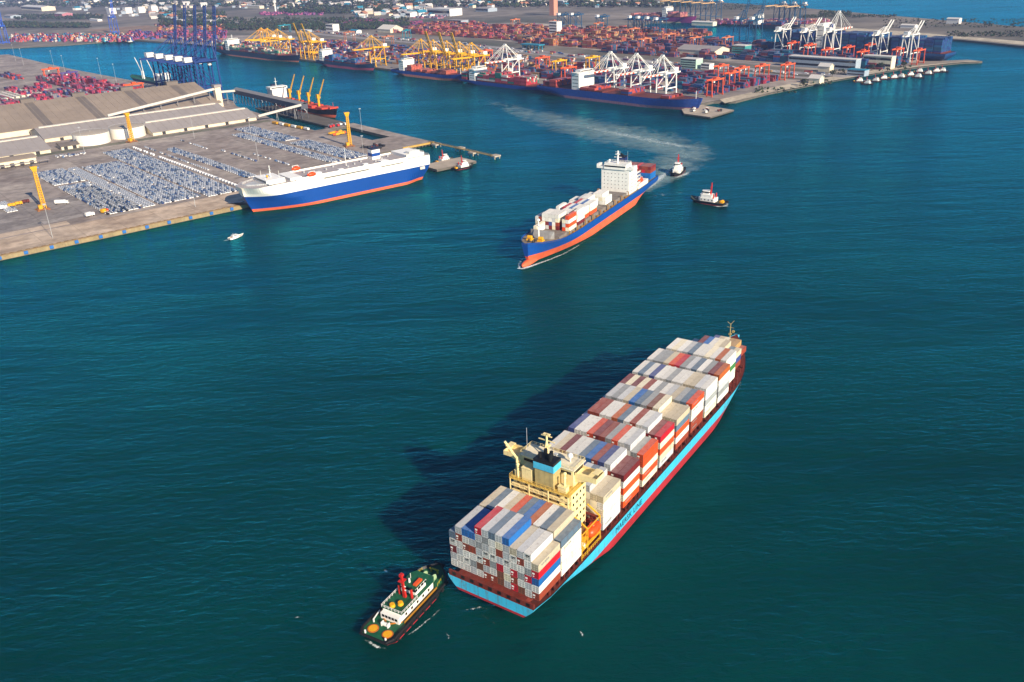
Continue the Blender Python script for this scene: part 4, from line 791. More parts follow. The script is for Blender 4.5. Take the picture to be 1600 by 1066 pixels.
# ================================================================== foam on the water
def foam_mat(name, lo, hi, scale, col=(0.75, 0.82, 0.82), op=1.0):
    m = bpy.data.materials.new(name); m.use_nodes = True; t = m.node_tree; L = t.links; t.nodes.remove(t.nodes['Principled BSDF'])
    df = nd(t, 'ShaderNodeBsdfDiffuse'); df.inputs[0].default_value = (*col, 1); tr = nd(t, 'ShaderNodeBsdfTransparent'); mx = nd(t, 'ShaderNodeMixShader')
    ge = nd(t, 'ShaderNodeNewGeometry'); at = nd(t, 'ShaderNodeAttribute', attribute_name='Col')
    n = nd(t, 'ShaderNodeTexNoise'); n.inputs['Scale'].default_value = scale; n.inputs['Detail'].default_value = 9; n.inputs['Roughness'].default_value = 0.72; n.inputs['Distortion'].default_value = 1.2; L.new(ge.outputs['Position'], n.inputs['Vector'])
    sx = nd(t, 'ShaderNodeSeparateColor'); L.new(at.outputs['Color'], sx.inputs[0])
    s = nd(t, 'ShaderNodeMath', operation='MULTIPLY_ADD'); s.inputs[1].default_value = 0.5; L.new(sx.outputs[0], s.inputs[0]); L.new(n.outputs['Fac'], s.inputs[2])
    a = nd(t, 'ShaderNodeMapRange'); a.inputs[1].default_value = lo; a.inputs[2].default_value = hi; a.inputs[4].default_value = op; L.new(s.outputs[0], a.inputs[0])
    L.new(a.outputs[0], mx.inputs[0]); L.new(tr.outputs[0], mx.inputs[1]); L.new(df.outputs[0], mx.inputs[2]); L.new(mx.outputs[0], t.nodes['Material Output'].inputs['Surface'])
    return m
F_WHITE = foam_mat('white_foam', 0.82, 1.12, 0.6)
F_MILK = foam_mat('milky_wake', 0.62, 1.15, 0.06, (0.34, 0.46, 0.45), 0.62)
F_LACE = foam_mat('lacy_foam', 0.86, 1.12, 0.13, (0.6, 0.7, 0.7), 0.6)
def foam(label, pts, mt, z=0.05, n=5):
    """pts: (x, y, half width, strength); soft-edged strip lying on the water"""
    m_ = MB(); rows = []
    for i, (x, y, w, st) in enumerate(pts):
        a, b = pts[max(0, i - 1)], pts[min(len(pts) - 1, i + 1)]; d_ = Vector((b[0] - a[0], b[1] - a[1])).normalized(); nn = Vector((-d_.y, d_.x))
        rows.append([((x + nn.x * w * k / n, y + nn.y * w * k / n, z), st * (1 - abs(k / n) ** 1.5)) for k in range(-n, n + 1)])
    me_v, me_f, cv = [], [], []
    for r in rows:
        for p, s in r: me_v.append(p); cv.append(s)
    q = 2 * n + 1
    for i in range(len(rows) - 1):
        for k in range(q - 1): me_f.append((i * q + k, i * q + k + 1, (i + 1) * q + k + 1, (i + 1) * q + k)[::-1])
    me = bpy.data.meshes.new('wake'); me.from_pydata(me_v, [], me_f); me.materials.append(mt)
    at = me.color_attributes.new('Col', 'FLOAT_COLOR', 'POINT'); at.data.foreach_set('color', [c for s in cv for c in (s, s, s, 1.0)])
    tag(link('wake_foam', me), label, 'foam', kind='stuff')
def pxs(l): return [(W(u, v).x, W(u, v).y, w, s) for u, v, w, s in l]
zf = iter([0.03 + 0.012 * i for i in range(40)])
foam('milky churned wake curving behind the blue ship', pxs([(735, 146, 10, 0), (800, 170, 28, 0.5), (870, 188, 46, 0.75), (950, 206, 60, 0.85), (1020, 222, 58, 0.85), (1070, 240, 40, 0.85), (1052, 262, 32, 0.9), (1025, 285, 16, 1.0), (1010, 300, 6, 0.6)]), F_MILK, next(zf))
foam('lacy foam lines of the churned wake', pxs([(850, 178, 8, 0.2), (920, 200, 18, 0.8), (990, 214, 18, 1.0), (1060, 228, 14, 1.0), (1122, 234, 4, 0.6)]), F_LACE, next(zf))
foam('white wash at the blue ship stern', pxs([(1000, 305, 3, 0.4), (1014, 292, 6, 1), (1032, 278, 7, 1), (1046, 266, 5, 0.8), (1052, 258, 3, 0.3)]), F_WHITE, next(zf))
foam('white wash beside the turning tug', pxs([(1050, 280, 2, 0.5), (1062, 276, 4, 1), (1072, 272, 5, 1), (1080, 266, 3, 0.4)]), F_WHITE, next(zf))
foam('white wash at the broadside tug stern', pxs([(1110, 322, 1.5, 0.4), (1122, 323, 3, 1), (1134, 322, 4, 1), (1138, 317, 2, 0.6)]), F_WHITE, next(zf))
foam('lacy foam patches between ship and tugs', pxs([(1000, 312, 6, 0.4), (1030, 305, 14, 0.7), (1060, 300, 16, 0.6), (1080, 290, 8, 0.3)]), F_LACE, next(zf))
bw = [S2(x, y, 0) for x, y in ((221, -2), (220, 1.5), (214, 4.0), (206, 6.8), (196, 10), (184, 13), (168, 14.6), (150, 15.2), (120, 15.4), (90, 15.4))]
foam('bow wave foam along the blue ship', [(p.x, p.y, w, s) for p, w, s in zip(bw, (1.6, 2.4, 2.4, 2.0, 1.9, 1.7, 1.6, 1.4, 1.2, 1.0), (1.0, 1.2, 1.2, 1.0, 0.95, 0.9, 0.8, 0.6, 0.5, 0.2))], F_WHITE, next(zf))
bw = [S2(x, y, 0) for x, y in ((220, -1), (214, -4.2), (206, -7), (196, -10.5))]
foam('bow wave foam on the far side of the blue ship', [(p.x, p.y, 1.8, s) for p, s in zip(bw, (1, 1.1, 0.9, 0.3))], F_WHITE, next(zf))
foam('thin wake behind the motor boat', pxs([(358, 375, 0.9, 1), (352, 376, 1.2, 1), (347, 377, 0.8, 0.3)]), F_WHITE, next(zf))
foam('small splash near the tug', pxs([(599, 888, 0.3, 0.6), (603, 893, 1.1, 1.1), (607, 897, 0.4, 0.5)]), F_WHITE, next(zf))
for l in ([(568, 1000, 0.5, 0.6), (578, 1004, 1.0, 1.0), (590, 1012, 1.0, 1.0), (604, 1014, 0.7, 0.5)], [(620, 1004, 0.4, 0.4), (650, 985, 0.7, 0.9), (680, 960, 0.6, 0.8), (700, 940, 0.4, 0.3)], [(905, 985, 0.3, 0.5), (910, 992, 0.9, 1.0), (913, 1000, 0.3, 0.4)], [(720, 955, 0.4, 0.4), (750, 950, 1.2, 0.8), (775, 955, 0.5, 0.3)], [(690, 985, 0.5, 0.5), (702, 995, 0.8, 0.8), (700, 1005, 0.5, 0.4)], [(455, 968, 0.3, 0.4), (465, 965, 0.5, 0.8), (478, 966, 0.3, 0.3)]):
    foam('light foam streak around the tug', pxs(l), F_WHITE, next(zf))

# ================================================================== cranes
M_STRIPE = P('crane_red_stripe', 'd0552e', rough=0.5)
def sts_crane(name, loc, rz, label, mt, up=False, house=None, boom=None, stripe=False, H=32.0, G=22.0, out=38.0, back=15.0, apex=20.0, group=None, up_ang=80):
    """ship-to-shore gantry: local x along the quay, waterside rail y=0, boom over -y"""
    c = root(name, loc, rz, label, 'crane', group); house = house or M_WHITE; boom = boom or mt; hw = 8.0
    for y in (0, G):
        for x in (-hw, hw):
            m_ = MB(); m_.bar((x, y, 0.9), (x * 0.86, y, H + 1), 1.5, 1.3, 0, 1.2); m_.box(x - 2.6, x + 2.6, y - 0.6, y + 0.6, 0, 1.0); part('leg', m_, mt, c)
        m_ = MB(); m_.bar((-hw, y, 3.0), (hw, y, 3.0), 1.1, 1.3); m_.bar((-hw * 0.86, y, H), (hw * 0.86, y, H), 1.2, 1.6); part('sill_beam', m_, mt, c)
    for sx in (-1, 1):
        m_ = MB(); x = sx * hw * 0.95; m_.bar((x, 0, 12.5), (x, G, 12.5), 1.1, 1.3); m_.bar((x, 0, 13), (sx * hw * 0.88, G * 0.98, H - 1), 0.75, 0.75); m_.bar((sx * hw * 0.86, 0, H), (sx * hw * 0.86, G, H), 1.1, 1.4); part('side_frame', m_, mt, c)
    m_ = MB()
    for x in (-2.3, 2.3): m_.bar((x, -1, H - 1.4), (x, G + back, H - 1.4), 0.9, 1.8)
    for k in range(6): y = k * (G + back) / 5; m_.bar((-2.3, y, H - 1.0), (2.3, y, H - 1.0), 0.5)
    part('girder', m_, boom, c)
    # apex frame
    m_ = MB(); za = H + apex
    for sx in (-1, 1):
        m_.bar((sx * hw * 0.86, 0, H), (sx * 1.6, 1.0, za), 0.95, 0.95, 0, 0.7); m_.bar((sx * hw * 0.86, G, H), (sx * 1.6, 1.6, za), 0.6, 0.6); m_.bar((sx * 2.3, G + back * 0.7, H), (sx * 1.4, 1.6, za), 0.35, 0.35)
    m_.box(-2.2, 2.2, -0.2, 2.4, za - 0.6, za + 0.7); part('apex_frame', m_, mt, c)
    # boom
    m_ = MB(); m2 = MB(); hz = H - 1.2; n = 9
    if up:
        a = rad(up_ang); e = (0, -1 - math.cos(a) * out, hz + math.sin(a) * out)
    else: e = (0, -1 - out, hz + 0.8)
    st = Vector((0, -1, hz)); ed = Vector(e)
    for x in (-2.1, 2.1):
        for k in range(n):
            p, q = st.lerp(ed, k / n), st.lerp(ed, (k + 1) / n); (m2 if (stripe and k % 2) else m_).bar(p + Vector((x, 0, 0)), q + Vector((x, 0, 0)), 0.8, 1.7)
    for k in range(n + 1): p = st.lerp(ed, k / n); m_.bar(p + Vector((-2.1, 0, 0)), p + Vector((2.1, 0, 0)), 0.5)
    bo = part('boom', m_, boom, c)
    if stripe: part('boom_stripes', m2, M_STRIPE, bo)
    m_ = MB(); ap = Vector((0, 1.0, za))
    for x in (-1.6, 1.6):
        for f_ in ((0.5, 0.95) if not up else (0.45,)): m_.bar(ap + Vector((x, 0, 0)), st.lerp(ed, f_) + Vector((x, 0, 0.6)), 0.3)
    part('forestay', m_, mt, c)
    m_ = MB(); m_.box(-3.4, 3.4, G + 1.0, G + 9.0, H + 0.2, H + 4.6); m_.box(-3.7, 3.7, G + 0.7, G + 9.3, H + 4.6, H + 4.85); part('machinery_house', m_, house, c)
    m_ = MB(); m_.box(-1.4, 1.4, 4, 7, H - 5.2, H - 2.4); part('operator_cab', m_, house, c)
    return c
def rtg(loc, rz, label, mt, group=None, Wd=24.0, H=20.0):
    """rubber tyred yard gantry: spans local y, travels local x"""
    c = root('yard_gantry_crane', loc, rz, label, 'crane', group)
    for y in (0, Wd):
        for x in (-4, 4): m_ = MB(); m_.bar((x, y, 1), (x * 0.8, y, H), 1.1, 1.1); m_.tube((x, y - 0.5, 0.8), (x, y + 0.5, 0.8), 0.8, 0.8, 8); part('leg', m_, mt, c)
        m_ = MB(); m_.bar((-5, y, 1.8), (5, y, 1.8), 1.1, 1.1); m_.bar((-3.2, y, H), (3.2, y, H), 0.9, 1.1); part('end_beam', m_, mt, c)
    for x in (-3.2, 3.2): m_ = MB(); m_.bar((x, -2, H + 0.8), (x, Wd + 2, H + 0.8), 1.0, 1.7); part('girder', m_, mt, c)
    m_ = MB(); m_.box(-3, 3, Wd * 0.4, Wd * 0.4 + 5, H + 1.7, H + 3.8); part('trolley', m_, mt, c); m_ = MB(); m_.box(-1.2, 1.2, Wd * 0.4 - 2.4, Wd * 0.4, H - 3, H - 0.4); part('operator_cab', m_, M_WHITE, c)
    return c
def yellow_tower(loc, rz, label, Ht):
    """tall slender yellow harbour crane mast on a low platform"""
    c = root('tower_crane', loc, rz, label, 'crane')
    m_ = MB(); m_.box(-4.5, 4.5, -3.2, 3.2, 0.4, 1.4)
    for x in (-4, 4):
        for y in (-3.4, 3.4): m_.box(x - 0.9, x + 0.9, y - 0.9, y + 0.9, 0, 1.0)
    part('base_platform', m_, P('rusty_base', '8a5a34', rough=0.8), c)
    m_ = MB(); m_.box(-3.0, -0.6, -2.2, 2.2, 1.4, 4.4); part('machinery_cabin', m_, M_YEL, c)
    for sx in (-1, 1):
        for sy in (-1, 1): m_ = MB(); m_.bar((1.2 + sx * 1.5, sy * 1.5, 1.4), (1.2 + sx * 1.0, sy * 1.0, Ht - 4), 0.55, 0.55); part('mast_chord', m_, M_YEL, c)
    m_ = MB(); n = int(Ht / 2.4); z0 = 1.6; dz = (Ht - 6) / n
    for k in range(n):
        a, b = z0 + k * dz, z0 + (k + 1) * dz; w = 1.5 - 0.5 * k / n
        for sy in (-1, 1): m_.bar((1.2 - w, sy * w, a), (1.2 + w, sy * w, b), 0.3); m_.bar((1.2 + sy * w, -w, a), (1.2 + sy * w, w, b), 0.3); m_.bar((1.2 - w, sy * w, b), (1.2 + w, sy * w, b), 0.3)
    part('mast_lattice', m_, M_YEL, c)
    m_ = MB(); m_.hexa([(-0.2, -1.2, Ht - 4), (2.6, -1.2, Ht - 4), (2.6, 1.2, Ht - 4), (-0.2, 1.2, Ht - 4), (-1.4, -1.6, Ht - 1), (3.6, -1.6, Ht - 1), (3.6, 1.6, Ht - 1), (-1.4, 1.6, Ht - 1)]); m_.box(-1.6, 3.8, -1.7, 1.7, Ht - 1, Ht); part('mast_head', m_, M_YEL, c)
    return c
def light_mast(loc, label, Ht=28.0):
    c = root('light_mast', loc, 0, label, 'light mast'); m_ = MB(); m_.tube((0, 0, 0), (0, 0, Ht), 0.18, 0.10, 6); part('pole', m_, M_LGREY, c)
    m_ = MB(); m_.tube((0, 0, Ht - 0.6), (0, 0, Ht), 1.3, 1.3, 8); part('lamp_head', m_, M_LGREY, c); return c
yellow_tower(FA(55, 114, ZL), RA, 'tall yellow mast crane alone on the empty paving near the quay', 36)
yellow_tower(FA(204, 357, ZL), RA + 0.3, 'tall yellow mast crane in front of the round white tanks', 32)
yellow_tower(FA(359, 140, ZL), RA - 0.2, 'tall yellow mast crane beside the small inner dock', 35)

# ================================================================== near terminal buildings
M_ROOFT = P('tan_ribbed_roof', '8d7f70', rough=0.8, var=0.18, scale=0.04, streak=0.0)
M_ROOFG = P('grey_sheet_roof', '918a86', rough=0.75, var=0.14, scale=0.06)
M_ROOFD = P('weathered_dark_roof', '6d645c', rough=0.8, var=0.2, scale=0.05)
M_WALLC = P('cream_wall', 'd9cdb2', rough=0.8, var=0.15, scale=0.1, streak=0.2)
M_SKYL = P('pale_ridge_sheet', 'cfc8bb', rough=0.7, var=0.1)
def warehouse(name, s0, s1, t0, t1, ze, zr, label, roof, wall=None, ridge=True, bands=0, monitors=0, panels=True, fr=FA, ra=RA, z=ZL, doors=0, ov=1.2):
    c = root(name, fr((s0 + s1) / 2, (t0 + t1) / 2, z), ra, label, 'warehouse'); L, D = (s1 - s0) / 2, (t1 - t0) / 2; wall = wall or M_WALLC; ze -= z; zr -= z
    m_ = MB(); m_.box(-L, L, -D, D, 0, ze)
    for x in (-L, L):
        q = [(x, -D, ze), (x, D, ze), (x, 0, zr)]; m_.poly(q if x > 0 else q[::-1])
    wo_ = part('walls', m_, wall, c)
    m_ = MB(); m_.gable(-L, L, -D, D, ze, zr, 0, ov, 0.4); ro = part('roof', m_, roof, c)
    if panels:      # standing seams of the roof sheets, as joined ribs
        m_ = MB(); n = int(2 * L / 9); sl = (zr - ze) / D
        for i in range(1, n):
            x = -L + i * 2 * L / n
            for sy in (-1, 1): m_.bar((x, sy * D, ze + 0.45), (x, sy * 0.6, zr + 0.42), 0.5, 0.25)
        tag(part('roof_seams', m_, roof, ro), kind='stuff')
    if ridge: m_ = MB(); m_.box(-L * 0.97, L * 0.97, -2.2, 2.2, zr - 0.1, zr + 0.9); m_.box(-L * 0.97, L * 0.97, -2.7, 2.7, zr + 0.9, zr + 1.1); part('ridge_vent', m_, M_SKYL, ro)
    for i in range(bands):
        x = -L + (i + 0.5) * 2 * L / bands
        for sy in (-1, 1):
            m_ = MB(); a, b = x - 5.5, x + 5.5; y0, y1 = sy * (D + ov * 0.9), sy * 1.0; z0_, z1_ = ze - ov * (zr - ze) / D + 0.46, zr - (zr - ze) / D + 0.46
            q = [(a, y0, z0_), (b, y0, z0_), (b, y1, z1_), (a, y1, z1_)]; q = q if sy < 0 else q[::-1]
            m_.hexa([(p[0], p[1], p[2]) for p in q] + [(p[0], p[1], p[2] + 0.12) for p in q]); part('roof_band', m_, M_ROOFD, ro)
        m_ = MB(); m_.box(x - 8, x + 8, -3.5, 5, zr - 0.4, zr + 4.6); m_.box(x - 8.5, x + 8.5, -4, 5.5, zr + 4.6, zr + 4.9); part('roof_monitor', m_, M_ROOFD, ro)
    for i in range(doors): m_ = MB(); x = -L + (i + 0.5) * 2 * L / doors; m_.box(x - 2, x + 2, -D - 0.08, -D, 0, min(3.2, ze - 0.8)); part('door', m_, M_STEEL, wo_)
    return c
warehouse('grain_warehouse', 62, 372, 508, 688, 10, 29, 'huge tan warehouse with banded sloping roof behind the flat sheds', M_ROOFT, bands=5, ridge=False)
warehouse('storage_shed', 132, 352, 436, 504, 7.5, 15, 'long grey shed with pale ridge strip behind the round tanks', M_ROOFG, doors=6)
warehouse('storage_shed', 234, 362, 374, 430, 7, 14.5, 'grey metal shed with pale ridge on the right of the round tanks', M_ROOFG, doors=5)
warehouse('storage_shed', 20, 122, 368, 452, 7, 15, 'grey shed at the left frame edge beside the mossy road', M_ROOFG, doors=4)
warehouse('store_building', 34, 98, 324, 346, 9, 10.4, 'low cream building with open bays in front of the left shed', M_ROOFT, ridge=False, doors=7)
warehouse('small_store', 134, 152, 372, 392, 7, 9, 'small brown roofed store left of the round tanks', M_ROOFD, ridge=False, doors=2)
cn = root('canopy', FA(76, 314, ZL), RA, 'long thin canopy roof on posts in front of the cream building', 'canopy')
m_ = MB(); m_.box(-32, 32, -2, 2, 3.4, 3.7); part('canopy_roof', m_, M_ROOFG, cn)
pm = MB(); pm.bar((0, 0, 0), (0, 0, 3.4), 0.25); pm = pm.mesh('post', M_STEEL)
for i in range(9): link('post', pm, cn, (-30 + i * 7.5, 0, 0))
for i, (s, t, lab) in enumerate(((171, 390, 'round white storage tank on the left of the pair'), (213, 397, 'round white storage tank on the right of the pair'))):
    c = root('storage_tank', FA(s, t, ZL), RA, lab, 'tank'); r_ = 19.5; Ht = 11.5
    m_ = MB(); m_.tube((0, 0, 0), (0, 0, Ht), r_, r_, 48, 0, cap=False); part('shell', m_, P('tank_white', 'e2ded2', rough=0.6, var=0.08, scale=0.1, streak=0.2, rust=0.2), c, smooth=True)
    m_ = MB(); k0 = len(m_.v); N = 48
    for j, (rr, zz_) in enumerate(((r_, Ht), (r_ * 0.5, Ht + 1.0), (0.4, Ht + 1.5))):
        for q in range(N): a = 2 * math.pi * q / N; m_.v.append((rr * math.cos(a), rr * math.sin(a), zz_))
    for j in range(2):
        for q in range(N): m_.face((j * N + q, j * N + (q + 1) % N, (j + 1) * N + (q + 1) % N, (j + 1) * N + q))
    m_.face(range(2 * N, 3 * N)); part('tank_roof', m_, P('tank_roof_tan', 'a89c8c', rough=0.8, var=0.12), c)
    m_ = MB()
    for q in range(36): a = 2 * math.pi * q / 36; b = a + 2 * math.pi / 36; m_.bar((r_ * math.cos(a), r_ * math.sin(a), Ht + 1), (r_ * math.cos(b), r_ * math.sin(b), Ht + 1), 0.12); m_.bar((r_ * math.cos(a), r_ * math.sin(a), Ht), (r_ * math.cos(a), r_ * math.sin(a), Ht + 1), 0.1)
    part('roof_rail', m_, M_LGREY, c)
    m_ = MB(); m_.tube((0, 0, Ht + 1.4), (0, 0, Ht + 2.6), 0.8, 0.8, 8); part('roof_vent', m_, M_GREY, c)
# grain gallery on the jetty and its conveyors
gg = root('loading_gallery', FA(409, 436, ZL - 0.6), RA, 'long dark elevated loading gallery on stilts along the grain jetty', 'gallery')
m_ = MB(); m_.box(-4.5, 4.5, -102, 102, 12, 18); gw = part('gallery_walls', m_, P('slate_cladding', '4d5058', rough=0.7, var=0.2), gg)
m_ = MB(); m_.gable(-4.5, 4.5, -102, 102, 18, 20.2, 0, 0.6, 0.3, 'y'); part('gallery_roof', m_, P('slate_roof', '7e7c7c', rough=0.7, var=0.15), gg)
lm = MB(); lm.bar((-4, 0, 0), (-4, 0, 12), 0.6); lm.bar((4, 0, 0), (4, 0, 12), 0.6); lm.bar((-4, 0, 1), (4, 0, 11), 0.3); lm.bar((-4, 0, 6), (4, 0, 6), 0.35); lm = lm.mesh('trestle', P('slate_cladding', '4d5058'))
for i in range(20): link('trestle', lm, gg, (0, -100 + i * 10.5, 0))
sm_ = MB(); sm_.bar((0, 0, 12.5), (8, 0, 6), 0.8, 0.8); sm_.bar((8, 0, 6), (8.6, 0, 3), 0.6, 0.6); sm_ = sm_.mesh('loading_spout', M_LGREY)
for i in range(12): link('loading_spout', sm_, gg, (4.4, -80 + i * 14.5, 0))
def conveyor(a, b, label, w=3.0):
    c = root('conveyor_bridge', (a.x, a.y, ZL), 0, label, 'conveyor'); d_ = Vector((b.x - a.x, b.y - a.y, 0)); m_ = MB()
    m_.bar((0, 0, a.z - ZL), (d_.x, d_.y, b.z - ZL), w, 2.6); part('gallery', m_, M_SKYL, c); n = max(2, int(d_.length / 22)); m_ = MB()
    for i in range(1, n + 1):
        f_ = i / (n + 0.4); z = (a.z + (b.z - a.z) * f_) - ZL; p = d_ * f_; q = MB(); q.bar((p.x - 1, p.y, 0), (p.x, p.y, z - 1.2), 0.5); q.bar((p.x + 1, p.y, 0), (p.x, p.y, z - 1.2), 0.5); part('trestle', q, M_GREY, c)
    return c
conveyor(FA(362, 366, 9), FA(405, 334, 20), 'pale conveyor bridge climbing from the shed to the loading gallery')
conveyor(FA(222, 500, 14), FA(372, 520, 27), 'long conveyor bridge running up in front of the huge tan warehouse')
conveyor(FA(378, 520, 22), FA(405, 534, 19), 'short conveyor from the transfer tower to the gallery end')
tt = root('transfer_tower', FA(374, 520, ZL), RA, 'square concrete transfer tower at the end of the tan warehouse', 'tower')
m_ = MB(); m_.box(-4, 4, -4, 4, 0, 26); part('shaft', m_, M_WALLC, tt); m_ = MB(); m_.box(-5, 5, -5, 5, 26, 29); part('head_house', m_, M_ROOFG, tt)
# jetty walkway with mooring dolphins
wk = root('jetty_walkway', FA(428, 92, 0), RA - rad(90) + rad(1.5), 'narrow yellow walkway on piles reaching out past the small pier', 'walkway')
m_ = MB(); m_.box(0, 104, -1.0, 1.0, 3.0, 3.5); rails(m_, [(0, -0.9, 3.5), (104, -0.9, 3.5)], 1.0, 4, 0.15); rails(m_, [(0, 0.9, 3.5), (104, 0.9, 3.5)], 1.0, 4, 0.15); part('walkway_deck', m_, P('ochre_steel', 'b09050', rough=0.7), wk)
dm = MB(); dm.box(-4, 4, -4, 4, 2.0, 3.4); 
for x in (-3, 3):
    for y in (-3, 3): dm.tube((x, y, -3), (x, y, 2), 0.5, 0.5, 8)
dm = dm.mesh('dolphin', M_CONC)
for i, x in enumerate((14, 48, 76, 104)): link('mooring_dolphin', dm, wk, (x, 3.5 if i % 2 else -1, 0.1))
yq = root('dock_front_beam', FA(412, 90, 0), RA, 'ochre fronted quay end on dark piles behind the car carrier stern', 'quay wall')
m_ = MB(); m_.box(-19, 20, -1.2, 0.6, 1.6, 3.4); part('front_beam', m_, P('ochre_concrete', 'b89248', rough=0.8, var=0.2), yq)
pm2 = MB(); pm2.tube((0, 0, -3), (0, 0, 1.6), 0.6, 0.6, 8); pm2 = pm2.mesh('pile', M_CONCD)
for i in range(9): link('pile', pm2, yq, (-17 + 4.4 * i, -0.6, 0))
# quay edge: ochre kerb, fenders, bollards
ke = root('quay_kerb', FA(-20, 2.2, ZL), RA, 'ochre painted quay edge running the length of the car terminal', 'kerb')
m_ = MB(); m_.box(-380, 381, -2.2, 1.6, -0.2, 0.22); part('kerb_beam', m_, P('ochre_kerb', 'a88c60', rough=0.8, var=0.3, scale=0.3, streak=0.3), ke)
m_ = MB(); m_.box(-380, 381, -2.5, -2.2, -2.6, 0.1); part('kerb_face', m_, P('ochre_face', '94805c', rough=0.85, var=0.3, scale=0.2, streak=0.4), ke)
gm = MB(); gm.box(-1.5, 1.5, -0.4, 0.4, 0.22, 0.42); gm = gm.mesh('kerb_block', P('dark_ochre', '6d5226', rough=0.8))
for i in range(110): link('kerb_block', gm, ke, (-200 + i * 5.2, 1.0, 0))
fm = MB(); fm.box(-1.3, 1.3, -0.9, 0.0, -1.9, 0.3); fm.box(-1.0, 1.0, -1.2, -0.9, -1.7, 0.1); fm = fm.mesh('fender', P('fender_blue', '2a66a8', rough=0.5))
for i in range(24):
    o = link('quay_fender', fm, None, FA(-34 + 17 * i, -0.35, ZL), RA); tag(o, f'blue rubber fender on the car quay, {ordn(i)} from the left frame edge', 'fender', 'fenders along the car quay')
for i, (s, t) in enumerate(((40, 20), (150, 25), (262, 150), (262, 320), (330, 60), (150, 345), (20, 210), (300, 250), (410, 200))): light_mast(FA(s, t, ZL), ['thin light mast close to the left quay edge', 'thin light mast in front of the parked car blocks', 'thin light mast in the bare lane between car blocks', 'thin light mast near the right shed', 'thin light mast behind the car carrier', 'thin light mast near the left tank', 'thin light mast on the bare paving at left', 'thin light mast among the rear car rows', 'thin light mast beside the inner dock'][i], 26)

# ================================================================== parked cars
def car_faces(L=4.3, Wd=1.78, van=False):
    """(verts, faces, material) of one car: 0 paint 1 glass 2 tyre"""
    m_ = MB(); w = Wd / 2; l = L / 2
    if van: prof = [(-l, 0.3), (l, 0.3), (l, 0.95), (l - 0.5, 1.1), (l - 1.2, 2.0), (-l, 2.05)]
    else: prof = [(-l, 0.28), (l, 0.28), (l, 0.68), (l - 0.95, 0.86), (-l + 0.55, 0.9), (-l, 0.8)]
    n = len(prof)
    for sg in (1, -1): m_.v += [(x, sg * w, z) for x, z in prof]
    m_.face(range(n - 1, -1, -1)); m_.face(range(n, 2 * n))
    for i in range(n): j = (i + 1) % n; m_.face((i, j, n + j, n + i), 1 if (van and i == 3) else 0)
    if not van:
        a, b = [(l - 0.95, 0.86), (-l + 0.35, 0.9)], [(l - 1.55, 1.42), (-l + 0.7, 1.44)]
        for ww, z_ in ((w * 0.96, a), (w * 0.78, b)):
            for sg in (1, -1): m_.v += [(z_[0][0], sg * ww, z_[0][1]), (z_[1][0], sg * ww, z_[1][1])]
        k = 2 * n; m_.face((k + 4, k + 5, k + 7, k + 6), 0)
        for q in ((k, k + 4, k + 6, k + 2), (k + 1, k + 3, k + 7, k + 5), (k, k + 1, k + 5, k + 4), (k + 2, k + 6, k + 7, k + 3)): m_.face(q, 1)
    for x in (-l + 0.75, l - 0.75):
        for sg in (-1, 1): m_.box(x - 0.3, x + 0.3, sg * w - 0.09, sg * w + 0.02, 0, 0.6, 2)
    return m_
CARM = car_faces().mesh('car', [M_CAR, M_GLASS, M_RUBBER]); VANM = car_faces(5.2, 1.95, True).mesh('van', [M_CAR, M_GLASS, M_RUBBER])
CARC = [('white', 'f2f0ec', 60), ('silver', 'c4c7cb', 10), ('dark blue', '22407c', 16), ('black', '15161a', 5), ('grey', '5b6068', 4), ('sky blue', '6c94c4', 8), ('red', '8a1f1c', 2)]
def pick_car():
    k = R.uniform(0, 100)
    for n_, h_, w_ in CARC:
        k -= w_
        if k <= 0: return n_, hx(h_)
    return CARC[0][0], hx(CARC[0][1])
cst = MB(); _cm = car_faces(); _cv = car_faces(5.2, 1.95, True); ncar = [0]
def stuff_car(p, rz, col, van=False):
    src = _cv if van else _cm; c_, s_ = math.cos(rz), math.sin(rz); n = len(cst.v)
    cst.v += [(p.x + x * c_ - y * s_, p.y + x * s_ + y * c_, p.z + z) for x, y, z in src.v]
    for f_, m in zip(src.f, src.m):
        if m == 2: continue
        cst.col = col if m == 0 else (0.045, 0.075, 0.13); cst.face([n + i for i in f_])  # glass tone lifted towards blue, sky reflection painted into the colour
    cst.col = None
def car_block(s0, s1, t0, t1, ds=2.1, dt=4.75, fill=0.985, single=False, white=0.0, van=False, rzo=90, name='', gaps=()):
    ni = int((s1 - s0) / ds); nj = int((t1 - t0) / dt)
    for i in range(ni):
        for j in range(nj):
            t = t0 + j * dt + R.uniform(-0.15, 0.15); s = s0 + i * ds - 0.035 * (t - 55) + R.uniform(-0.08, 0.08)
            if R.random() > fill or any(a < t < b for a, b in gaps): continue
            nm, col = pick_car()
            if R.random() < white: nm, col = 'white', hx('eceae6')
            p = FA(s, t, ZL + 0.02); rz = RA + rad(rzo) + R.uniform(-0.02, 0.02) + (math.pi if R.random() < 0.04 else 0)
            if single and ncar[0] < 300 and j < 24:
                o = link('parked_car', CARM, None, p, rz, col); ncar[0] += 1
                tag(o, f'{nm} parked car, {ordn(j)} from the quay, {ordn(i)} file of the leftmost large block', 'car', 'cars parked in the block nearest the quay crane')
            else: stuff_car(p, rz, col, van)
car_block(90, 118, 57, 275, single=True, gaps=((186, 196),))
car_block(118.5, 129.5, 57, 270, white=0.85)
car_block(132, 169.5, 57, 262)
car_block(171, 200, 50, 325)
car_block(203, 207, 63, 250, ds=2.6, dt=6.2, white=1.0, van=True); car_block(203, 207, 262, 330, ds=2.6, dt=6.2, white=1.0, van=True)
car_block(213, 217, 150, 330, fill=0.8, white=0.5)
car_block(224, 236, 90, 285)
car_block(262, 266, 150, 235, fill=0.8); car_block(255, 259, 250, 330, fill=0.7)
